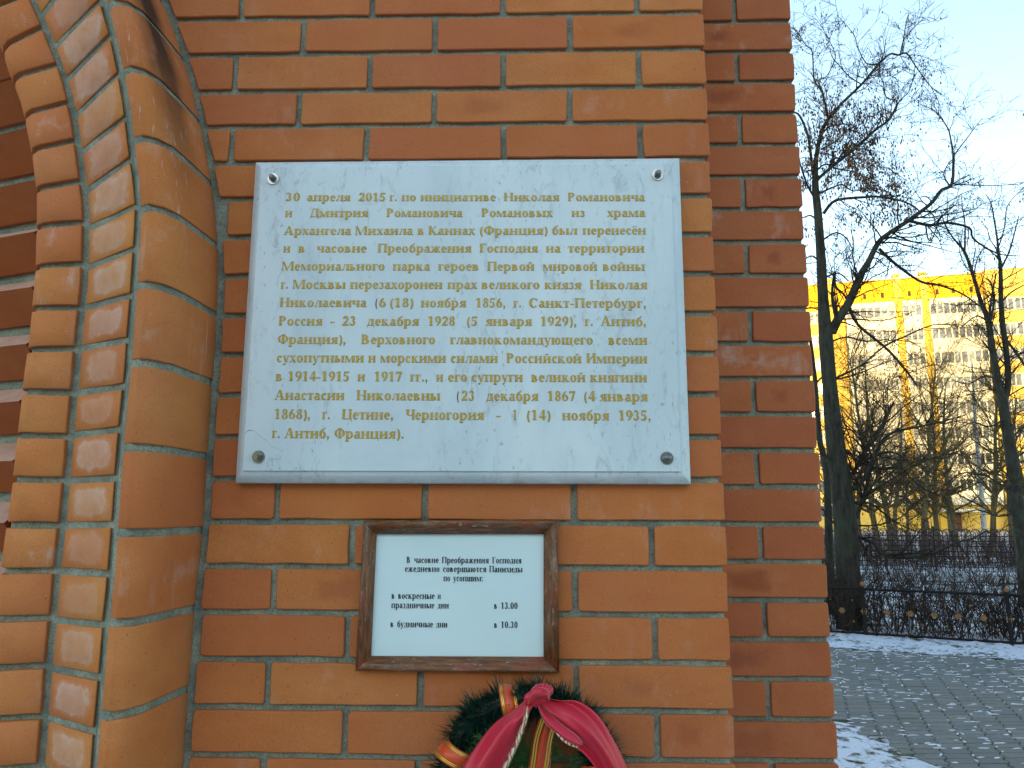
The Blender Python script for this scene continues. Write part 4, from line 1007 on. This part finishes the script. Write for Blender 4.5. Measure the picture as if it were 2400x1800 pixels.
main_limbs = [
 [(1941,279,8),(1970,245,7.5),(2022,195,6.5),(2055,155,6),(2085,127,5),(2105,129,5),(2125,125,4.5),(2144,152,3.5),(2180,201,2.5),(2207,222,1.5)],
 [(1941,279,6),(1927,217,4.5),(1908,187,3.5),(1904,122,3),(1889,106,2),(1865,68,1.5)],
 [(1938,272,5),(1928,214,4),(1917,190,3),(1936,180,2.5),(1952,152,2.3),(1958,127,2),(1936,81,1.5),(1914,46,1.2),(1890,33,1)],
 [(1911,440,9),(1917,420,9),(1963,380,8.5),(2001,350,8),(2050,306,7),(2082,282,6.5),(2098,255,5.5),(2101,236,3.5),(2077,228,3),(2071,198,2.5),(2055,160,2)],
 [(2098,262,5),(2108,236,3),(2130,215,2.5),(2143,170,2),(2144,150,1.5)],
 [(2020,198,3),(1990,179,3),(1966,152,2.5),(1950,133,2),(1945,110,1.5)],
 [(2055,150,4),(2030,148,3),(2010,110,2.5),(2003,84,2),(1980,55,1.5),(1962,36,1)],
 [(2110,127,4),(2118,90,3),(2124,50,2),(2130,30,1.2)], [(2118,92,2.5),(2145,62,2),(2170,38,1)],
 [(1905,407,7),(1895,325,6),(1876,274,5),(1860,262,4)],
 [(1915,330,5),(1940,300,4),(1962,293,3.5),(1988,293,3),(1992,325,2.5)], [(1925,350,5),(1960,330,4),(1990,300,3),(1988,273,2)],
 [(1917,455,6),(1950,440,4.5),(1975,433,4),(2000,448,3),(2040,440,2.5),(2085,450,2)],
 [(2001,350,4),(2035,352,3),(2055,388,2.5),(2085,395,2),(2100,410,1.5)],
 [(1930,501,8),(1950,475,7),(1976,466,6.5),(2030,462,6),(2058,461,5.5),(2117,472,4.5),(2150,490,3.5),(2160,505,2.5)],
 [(1949,780,22),(1962,752,22),(1990,708,20),(2017,645,17),(2036,613,14),(2049,586,13),(2068,558,12),(2125,520,11),(2158,496,10),(2185,474,9),(2207,445,8.5),(2231,431,8),(2234,366,4.5),(2228,325,3.5),(2220,298,3),(2193,263,2),(2165,246,1.2)],
 [(2234,366,4),(2261,331,3),(2282,303,2.2),(2302,277,1.4)], [(2231,431,3.5),(2280,434,2.5),(2329,435,2),(2397,431,1.5)],
 [(2225,434,4),(2212,410,3),(2222,385,2.5),(2234,372,2)],
 [(2133,518,7),(2180,528,8),(2220,522,6.5),(2272,534,5.5),(2280,558,5),(2315,583,4),(2350,597,3),(2390,600,2)],
 [(2170,530,4),(2175,560,3),(2185,560,3),(2200,520,2.5),(2217,500,2),(2240,480,1.5)],
 [(2060,583,8),(2098,618,6.5),(2150,656,6),(2178,665,5.5),(2207,670,5),(2256,689,4),(2296,718,3)],
 [(2065,570,4),(2100,568,3.5),(2120,575,3),(2160,585,2)], [(2055,590,4.5),(2075,600,4),(2100,600,3),(2115,590,2)],
 [(1960,745,10),(1950,690,7),(1957,638,6),(1957,670,7),(1978,690,6),(1986,705,6)],
 [(1990,721,9),(2010,760,7),(2044,789,6.5),(2085,824,6),(2125,870,5),(2150,905,4)],
 [(1957,887,6),(2017,857,4.5),(2071,813,4.5),(2120,789,4),(2185,762,3),(2250,762,2.5),(2315,762,2)],
 [(1955,890,5),(2000,880,3.5),(2050,860,3),(2100,840,2)],
 [(1950,800,5),(1985,790,4),(2030,800,3.5),(2080,795,2.5)], [(1945,740,5),(1925,730,4),(1900,720,3),(1880,730,2)],
 [(1914,470,6),(1895,440,5),(1880,400,4),(1870,360,3)], [(1918,520,5),(1900,505,4),(1880,510,3),(1865,500,2)], [(1925,620,5),(1905,600,4),(1885,610,3),(1870,640,2)], [(1932,560,5),(1960,545,4),(1985,560,3),(2000,590,2)], [(1935,650,5),(1965,640,4),(1990,660,3)],
 [(1912,400,5),(1935,385,4),(1960,395,3.5),(1990,400,3),(2030,415,2.5),(2060,425,2)], [(1960,382,4),(1975,360,3),(2000,370,3),(2030,375,2)],
 [(1965,1000,5),(2000,1010,4),(2040,1025,3),(2085,1015,2.5)], [(1970,1050,5),(2020,1075,5),(2060,1100,4),(2110,1095,3)],
 [(1990,1120,9),(2005,1100,9),(2028,1057,11),(2050,1025,10),(2071,992,9),(2085,960,7),(2096,941,3)],
 [(2009,1215,9),(2015,1190,9),(2028,1158,9),(2039,1103,9),(2058,1052,8),(2085,1017,7),(2139,1003,5.5),(2193,992,4.5),(2230,982,4),(2261,973,3)],
 [(1985,1150,7),(2010,1140,8),(2028,1115,9),(2050,1070,7),(2080,1060,5),(2110,1066,5),(2140,1092,4),(2180,1075,3),(2240,1060,2)],
 [(2035,1100,6),(2070,1098,5.5),(2110,1095,5),(2140,1125,4),(2190,1155,3.5),(2240,1115,3.5),(2280,1108,3.5),(2330,1125,3),(2370,1150,2)],
 [(1990,1178,6),(2040,1180,5),(2080,1210,4),(2120,1235,3),(2170,1250,2)],
 [(2012,1232,5),(2060,1230,4),(2112,1212,3.5),(2147,1177,3),(2170,1160,2)],
 [(2000,1250,7),(2020,1260,9),(2045,1273,10),(2058,1285,12),(2071,1299,11),(2106,1307,9),(2145,1305,8),(2180,1301,6),(2234,1274,4.5),(2280,1262,4),(2315,1242,3)],
 [(2025,1305,5),(2030,1285,6),(2042,1276,6),(2058,1280,6)],
 [(1985,1090,6),(1950,1080,5),(1925,1060,4)], [(1975,1250,6),(1945,1215,5),(1925,1190,4)],
]
def lz(u, v):
    if 1870 < u < 2080 and 285 < v < 540: return .7
    if v < 285: return .05
    return .02
tree_from('bare_tree', 'tallest bare dark tree right beside the chapel corner, its low limbs sweeping over the hedge', 10.3, main_trunk, main_limbs, M['bark'], 5, leafzone=lz, dens=1.2)
tree_from('bare_tree', 'twin-stemmed dark bare tree at the right margin behind the low fence', 13.0,
 [(2402,1330,31),(2394,1250,29),(2382,1171,28),(2373,1090,26),(2363,1020,24),(2353,960,22),(2349,930,21)],
 [[(2352,950,17),(2335,870,14),(2326,820,15),(2315,748,13),(2299,708,10),(2283,653,8.5),(2261,591,7),(2234,558,4),(2215,526,3),(2205,495,2)],
  [(2261,591,5),(2262,540,3.5),(2261,518,3),(2255,480,2),(2253,455,1.2)],
  [(2320,755,7),(2330,708,5.5),(2323,665,4.5),(2310,652,3)], [(2318,752,6),(2325,690,4),(2335,640,2.5)],
  [(2350,950,17),(2363,900,15),(2358,820,14),(2350,760,14),(2346,700,12),(2345,626,10),(2340,590,7),(2337,558,5.5),(2330,515,4),(2323,477,3),(2310,455,2)],
  [(2345,632,5),(2365,590,4),(2378,545,3),(2388,505,2)], [(2342,575,3.5),(2355,530,3),(2362,480,2),(2400,440,1.5)],
  [(2350,705,5),(2370,685,4),(2400,668,3)], [(2360,800,7),(2385,830,6),(2410,870,5)], [(2320,760,4),(2290,740,4),(2250,770,2)],
  [(2370,1080,6),(2400,1060,5),(2420,1050,4)], [(2356,980,5),(2320,1000,4),(2280,990,3),(2240,1010,2)], [(2375,1120,5),(2340,1130,4),(2300,1110,3),(2250,1120,2)],
  [(2350,900,5),(2310,880,4),(2270,900,3),(2230,890,2)], [(2385,1200,5),(2340,1210,4),(2290,1195,3),(2240,1210,2)]],
 M['bark'], 9, dens=.9)
tree_from('bare_tree', 'slim dark bare stem squeezed between the brick corner and the thickest trunk', 12.0,
 [(1945,1330,20),(1941,1200,17),(1938,1120,15),(1928,1060,14),(1922,1036,13),(1915,960,12),(1911,900,11),(1905,840,9),(1898,790,7),(1885,740,5)],
 [[(1905,840,5),(1890,800,4),(1870,770,3)], [(1911,900,5),(1930,880,4),(1960,850,2.5)], [(1922,1036,5),(1900,1000,4),(1880,950,3)], [(1935,1100,5),(1960,1060,4),(1985,1000,3)]], M['bark'], 12)
tree_from('birch_tree', 'white-barked birch trunk rising among the dark trees near the right margin', 34.0,
 [(2309,1300,13),(2307,1255,12),(2304,1200,11),(2299,1144,10),(2294,1080,9),(2288,1020,8),(2284,960,6),(2281,900,4.5),(2278,850,3)],
 [[(2288,1020,2.5),(2275,980,2),(2262,930,1.2)], [(2284,960,2.5),(2295,920,2),(2305,870,1.2)], [(2294,1080,2.5),(2312,1040,2),(2325,1000,1)], [(2299,1140,2.5),(2280,1100,2),(2268,1060,1)]], M['birch'], 15, dens=.5, twigL=2.2)

# procedural background trees
def bg_tree(seed, h, r, fork):
    R = np.random.default_rng(seed); mb = MB(); lb = MB(); tw = MB(); P = [np.zeros(3)]; d = np.array([R.normal(0, .05), R.normal(0, .05), 1.])
    n = 9
    for i in range(n):
        d = d+R.normal(0, .05, 3); d[2] = 1; P.append(P[-1]+d/np.linalg.norm(d)*h*.8/n)
    P[0][2] = -.1; rr = [r*(1-.8*i/n) for i in range(n+1)]; rr[0] *= 1.3; mb.tube(P, rr, 7)
    for i in range(2, n+1):
        for k in range(4 if i < n else 5):
            a = R.uniform(0, 2*PI); e = np.array([math.cos(a), math.sin(a), R.uniform(.5, 1.4) if fork else R.uniform(.1, .9)])
            Lm = h*R.uniform(.16, .36)*(1.15-.4*i/n)
            q = [P[i]]; dd = e/np.linalg.norm(e)
            for j in range(5): dd = dd+R.normal(0, .13, 3)+np.array([0, 0, .07]); dd /= np.linalg.norm(dd); q.append(q[-1]+dd*Lm/5)
            r0 = rr[i]*.5; r2 = [max(.008, r0*(1-.7*j/5)) for j in range(6)]; lb.tube(q, r2, 4)
            for j in range(1, 6):
                for _ in range(3):
                    ax = R.normal(0, 1, 3); e2 = rot(dd, ax-dd*np.dot(ax, dd)+1e-3, R.uniform(.4, 1.2))
                    twigs(tw, R, q[j], e2, Lm*R.uniform(.2, .5), max(.0045, r2[j]*.40), 2, .05, None, 0, (2, 4), 3, 0., .0024)
    return mb, lb, tw
protos = []
BT = [(2015,34,0,'slender olive bare tree just right of the thickest dark trunk, behind the hedges'),
 (2062,30,1,'leaning bare tree in the thicket left of the blue-grey entrance canopy'),
 (2093,36,2,'bare tree with upright crown in the thicket under the orange attic'),
 (2130,46,0,'far bare tree near the ochre pilaster of the apartment block'),
 (2163,28,3,'bare tree with the stoutest olive trunk in the middle of the thicket'),
 (2205,33,1,'bare tree standing in front of the entrance canopy of the apartment block'),
 (2245,40,2,'bare tree left of the white birch, its crown before the loggias'),
 (2325,31,3,'bare tree just right of the white birch trunk'),
 (2375,44,0,'far bare tree behind the twin-stemmed tree at the right margin'),
 (2440,30,2,'bare tree just beyond the right margin, its twigs reaching in'),
 (1940,38,1,'bare tree mostly hidden by the brick corner and dark trunks'),
 (2100,52,2,'far slender bare tree before the left loggias'),
 (2232,50,3,'far slender bare tree before the right loggias'),
 (2185,60,3,'farthest bare tree at the foot of the apartment block')]
defs = [(31, 12.5, .17, 0), (32, 11., .15, 1), (33, 13.5, .19, 0), (34, 10., .14, 1)]
for i, (u, Y, k, lab) in enumerate(BT):
    p = at(u, 1300, Y)
    if i < 4 and len(protos) < 4:
        k = i; sd_, h, r, f = defs[i]; a_, b_, c_ = bg_tree(sd_, h, r, f)
        t = thing('bare_tree', lab, 'tree', (0, 0, 0), 'bare trees in the park before the apartment block')
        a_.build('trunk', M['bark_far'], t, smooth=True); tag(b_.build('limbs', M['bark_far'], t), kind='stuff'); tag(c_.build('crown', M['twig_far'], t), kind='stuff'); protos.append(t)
    else:
        t = copy_tree(protos[k]); t["label"] = lab
    t.location = (p[0], p[1], 0); t.rotation_euler = (0, 0, i*1.7); sc_ = (.72 if Y > 23 else .55)+.22*((i*37) % 10)/10; t.scale = (sc_, sc_, sc_)

# hedges
def hedge(name, label, s0, s1, off0, off1, h, nst, pf, mat, seed, r=.0045, kid=2):
    R = np.random.default_rng(seed); mb = MB()
    for _ in range(nst):
        s = R.uniform(s0, s1); o = R.uniform(off0, off1); p = pf(s, -.02, o); d = np.array([R.normal(0, .28), R.normal(0, .28), 1.]); L = h*R.uniform(.7, 1.05)
        q = [p]; d /= np.linalg.norm(d)
        for i in range(5):
            d = d+R.normal(0, .13, 3); d[2] = max(d[2], .35); d /= np.linalg.norm(d); q.append(q[-1]+d*L/5)
        r0 = r*R.uniform(.6, 2.2); mb.tube(q, [r0*(1-.13*i) for i in range(6)], 3)
        for i in range(1, 6):
            for _k in range(kid):
                e = rot(d, R.normal(0, 1, 3), R.uniform(.3, 1.1)); e[2] = abs(e[2])+.15; e /= np.linalg.norm(e); l2 = L*R.uniform(.15, .38); m1 = q[i]+e*l2*.5+R.normal(0, .012, 3); m2 = q[i]+e*l2+R.normal(0, .02, 3)
                top_ = h*1.04
                if m2[2] > top_: m2[2] = top_-R.uniform(0, .1*h)
                mb.tube([q[i], m1, m2], [r0*.6, r0*.45, r0*.2], 3)
    return tag(mb.build(name, mat), label, 'hedge', 'stuff')
hedge('hedge', 'waist-high leafless hedge of tangled twigs behind the low iron fence', -3.2, 6.5, .30, 1.35, .95, 1250, fp, M['hedge'], 21)
def fp2(s, z, off=0.): 
    c = at(1940, 1325, 23.); e = at(2400, 1338, 21.8); dd = (e-c)[:2]; dd /= np.linalg.norm(dd); nn = np.array([-dd[1], dd[0]]); return np.array([c[0]+dd[0]*s+nn[0]*off, c[1]+dd[1]*s+nn[1]*off, z])
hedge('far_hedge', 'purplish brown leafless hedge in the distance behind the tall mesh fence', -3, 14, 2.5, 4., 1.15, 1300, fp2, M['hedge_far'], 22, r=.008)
fpth = MB(); fpth.add([tuple(fp2(-12, .012, -4.2)), tuple(fp2(30, .012, -4.2)), tuple(fp2(30, .012, -1.2)), tuple(fp2(-12, .012, -1.2))], [(0, 1, 2, 3)])
m = N('asphalt_path', .85, .2); tag(fpth.build('path', m.col(m.mix(m.ramp(m.noise(3, 4, .7, m.pos()), [(.4, 0.), (.6, .6)]), (.20, .21, .20), (.5, .55, .6)))), kind='structure')
# tall mesh fence
tf = thing('mesh_fence', 'dark square-mesh park fence with arched top running behind the hedge', 'fence', tuple(fp2(0, 0)))
bars = MB(); s = -2.
while s < 13: bars.tube([fp2(s, 0), fp2(s, 1.12)], [.012, .012], 4); s += .125
for z in (.12, .27, .42, .57, .72, .87, 1.02): bars.tube([fp2(-2, z), fp2(13, z)], [.012, .012], 4)
s = -2.
while s < 13:
    bars.tube([fp2(s+.0, 1.12), fp2(s+.06, 1.20), fp2(s+.125, 1.22), fp2(s+.19, 1.20), fp2(s+.25, 1.12)], [.012]*5, 4); s += .25
tag(bars.build('mesh', M['iron'], tf), kind='stuff')
for k in range(7):
    mb = MB(); mb.tube([fp2(-2+2.5*k, -.02), fp2(-2+2.5*k, 1.3)], [.03, .03], 6, cap=True); mb.build('post', M['iron'], tf)

# ------------------------------------------------------------------ apartment block beyond the park
QA = at(1976, 660, 86.6); QB = at(2329, 634.5, 82.75)
fx = (QB-QA)[:2]; fx /= np.linalg.norm(fx); fy = np.array([-fx[1], fx[0]])         # fy points away from the camera
ROOF = (QA[2]+QB[2])/2
block = thing('apartment_block', 'nine-storey cream and yellow apartment block with orange attic, lit by low sun', 'building', (QA[0], QA[1], 0))
def fs(u):
    d = CM@np.array([(u-1200)/1800., 0., -1.]); A = np.array([[d[0], -fx[0]], [d[1], -fx[1]]]); b = QA[:2]-CP[:2]; return np.linalg.solve(A, b)[1]
def bbox(mb, s0, s1, o0, o1, z0, z1, mi=0):
    c = [(s0, o0), (s1, o0), (s1, o1), (s0, o1)]; V = [(QA[0]+fx[0]*s+fy[0]*o, QA[1]+fx[1]*s+fy[1]*o, z) for z in (z0, z1) for s, o in c]
    mb.add(V, [(0,3,2,1),(4,5,6,7),(0,1,5,4),(1,2,6,5),(2,3,7,6),(3,0,4,7)], mi); return mb
def plaster(name, a, b):
    m = N(name, .85, .2); P = m.pos(); c = m.ramp(m.noise(.8, 4, .6, P), [(.3, a), (.7, b)])
    c = m.mix(m.ramp(m.noise(3, 4, .7, m.scl(P, (1, 1, .15))), [(.55, 0.), (.75, .3)]), c, tuple(x*.6 for x in a)); return m.col(c)
M['cream'] = plaster('cream_panel', (.64, .43, .08), (.72, .52, .13)); M['white_panel'] = plaster('white_panel', (.66, .62, .46), (.76, .72, .56))
M['ochre'] = plaster('ochre_panel', (.56, .36, .05), (.64, .42, .07)); M['orange_attic'] = plaster('orange_attic', (.74, .36, .012), (.80, .41, .015))
m = N('window_glass', .08, .8); M['glass'] = m.col(m.ramp(m.rnd(), [(0, (.03, .04, .05)), (.6, (.07, .09, .11)), (1, (.25, .28, .28))]))
m = N('dark_opening', .8, .2); M['dark'] = m.col((.05, .035, .02))
fl = 2.83; zr0 = ROOF-2.95                                   # eaves of the top storey
wallm = MB(); bbox(wallm, -26, fs(2329), .9, 14, 0, zr0+.2); wallm.build('wall', M['cream'], block)
ww_ = MB(); bbox(ww_, fs(2329), 60, -.2, 14, 0, ROOF+.1); ww_.build('stair_tower', M['cream'], block)
att = MB(); bbox(att, -26, fs(2329), .3, 13, zr0+.2, ROOF-.12); att.build('attic', M['orange_attic'], block)
rf = MB(); bbox(rf, -26.3, fs(2329), .05, 14, ROOF-.118, ROOF+.06); rf.build('roof_edge', M['white_panel'], block)
for u0, u1 in ((1955, 1976), (2113, 2131), (2177, 2195)):
    mb = MB(); bbox(mb, fs(u0), fs(u1), .1, .88, 0, ROOF+.5); mb.build('pilaster', M['ochre'], block)
for u in (2003, 2043, 2086, 2151, 2218, 2257, 2301):
    mb = MB(); s = fs(u); bbox(mb, s-.16, s+.16, .28, .5, zr0+.75, zr0+1.35); mb.build('vent', M['dark'], block)
sections = [(1995, 2112, 7), (2132, 2176, 3), (2196, 2325, 8)]
for (u0, u1, n) in sections:
    s0, s1 = fs(u0), fs(u1)
    mb = MB(); bbox(mb, s0, s1, 0., .88, zr0-.28, zr0+.19); mb.build('lintel', M['white_panel'], block)
    for f in range(8):
        zt = zr0-fl*f
        mb = MB(); bbox(mb, s0, s1, 0., .88, zt-fl-.28, zt-1.62); lg = mb.build('loggia', M['white_panel'], block, rel=(QA[0]+fx[0]*s0, QA[1]+fx[1]*s0, zt))
        w_ = (s1-s0)/n
        fr = MB()
        for k in range(n+1): bbox(fr, s0+k*w_-.07, s0+k*w_+.07, .03, .2, zt-1.62, zt-.28)
        bbox(fr, s0, s1, .04, .16, zt-.40, zt-.28); fr.build('frame', M['white_panel'], lg)
        for k in range(n):
            g = MB(); q = random.uniform(0, .02); bbox(g, s0+k*w_+.07, s0+(k+1)*w_-.07, .10+q, .14+q, zt-1.62, zt-.40)
            g.build('pane', M['glass'], lg, rel=(QA[0]+fx[0]*(s0+k*w_), QA[1]+fx[1]*(s0+k*w_), zt))
for u in (1905, 1938, 2352, 2380, 2412):
    for f in range(9):
        zt = zr0-fl*f-.3; s = fs(u); o = -.2 if u > 2329 else .9
        fr = MB()
        for a, b, c, d in ((s-.75, s+.75, zt-1.45, zt-1.35), (s-.75, s+.75, zt-.1, zt), (s-.75, s-.65, zt-1.35, zt-.1), (s+.65, s+.75, zt-1.35, zt-.1), (s-.05, s+.05, zt-1.35, zt-.1)):
            bbox(fr, a, b, o-.06, o+.02, c, d)
        wd = fr.build('window', M['white_panel'], block, rel=(QA[0]+fx[0]*s, QA[1]+fx[1]*s, zt))
        g = MB(); bbox(g, s-.65, s+.65, o-.03, o+.0, zt-1.35, zt-.1); g.build('pane', M['glass'], wd, rel=(QA[0]+fx[0]*s, QA[1]+fx[1]*s, zt))
mb = MB(); bbox(mb, fs(2174), fs(2261), -2.2, .0, 2.05, 2.35); mb.build('canopy', M['white_panel'], block)
m = N('brown_door', .6, .3); M['door'] = m.col((.09, .035, .02))
mb = MB(); bbox(mb, fs(2198), fs(2224), -.06, .0, .0, 2.0); mb.build('door', M['door'], block)

# unseen block added behind the camera to keep the low sun off the chapel
bk = thing('apartment_block', 'long unseen apartment block added behind the camera to cast its shadow over the chapel', 'building', (0, -64, 0))
mb = MB(); mb.box(-75, 75, -78, -64, 0, 24.5); mb.build('wall', M['cream'], bk, rel=(0, -64, 0))
mb = MB(); mb.box(-75.4, 75.4, -78.4, -63.6, 24.505, 24.9); mb.build('roof', M['white_panel'], bk, rel=(0, -64, 0))
wm = MB()
for f in range(9):
    for k in range(36): wm.box(-73+k*4.1, -71.2+k*4.1, -63.995, -63.95, 1.2+f*2.7, 2.6+f*2.7)
tag(wm.build('windows', M['glass'], bk, rel=(0, -64, 0)), kind='stuff')
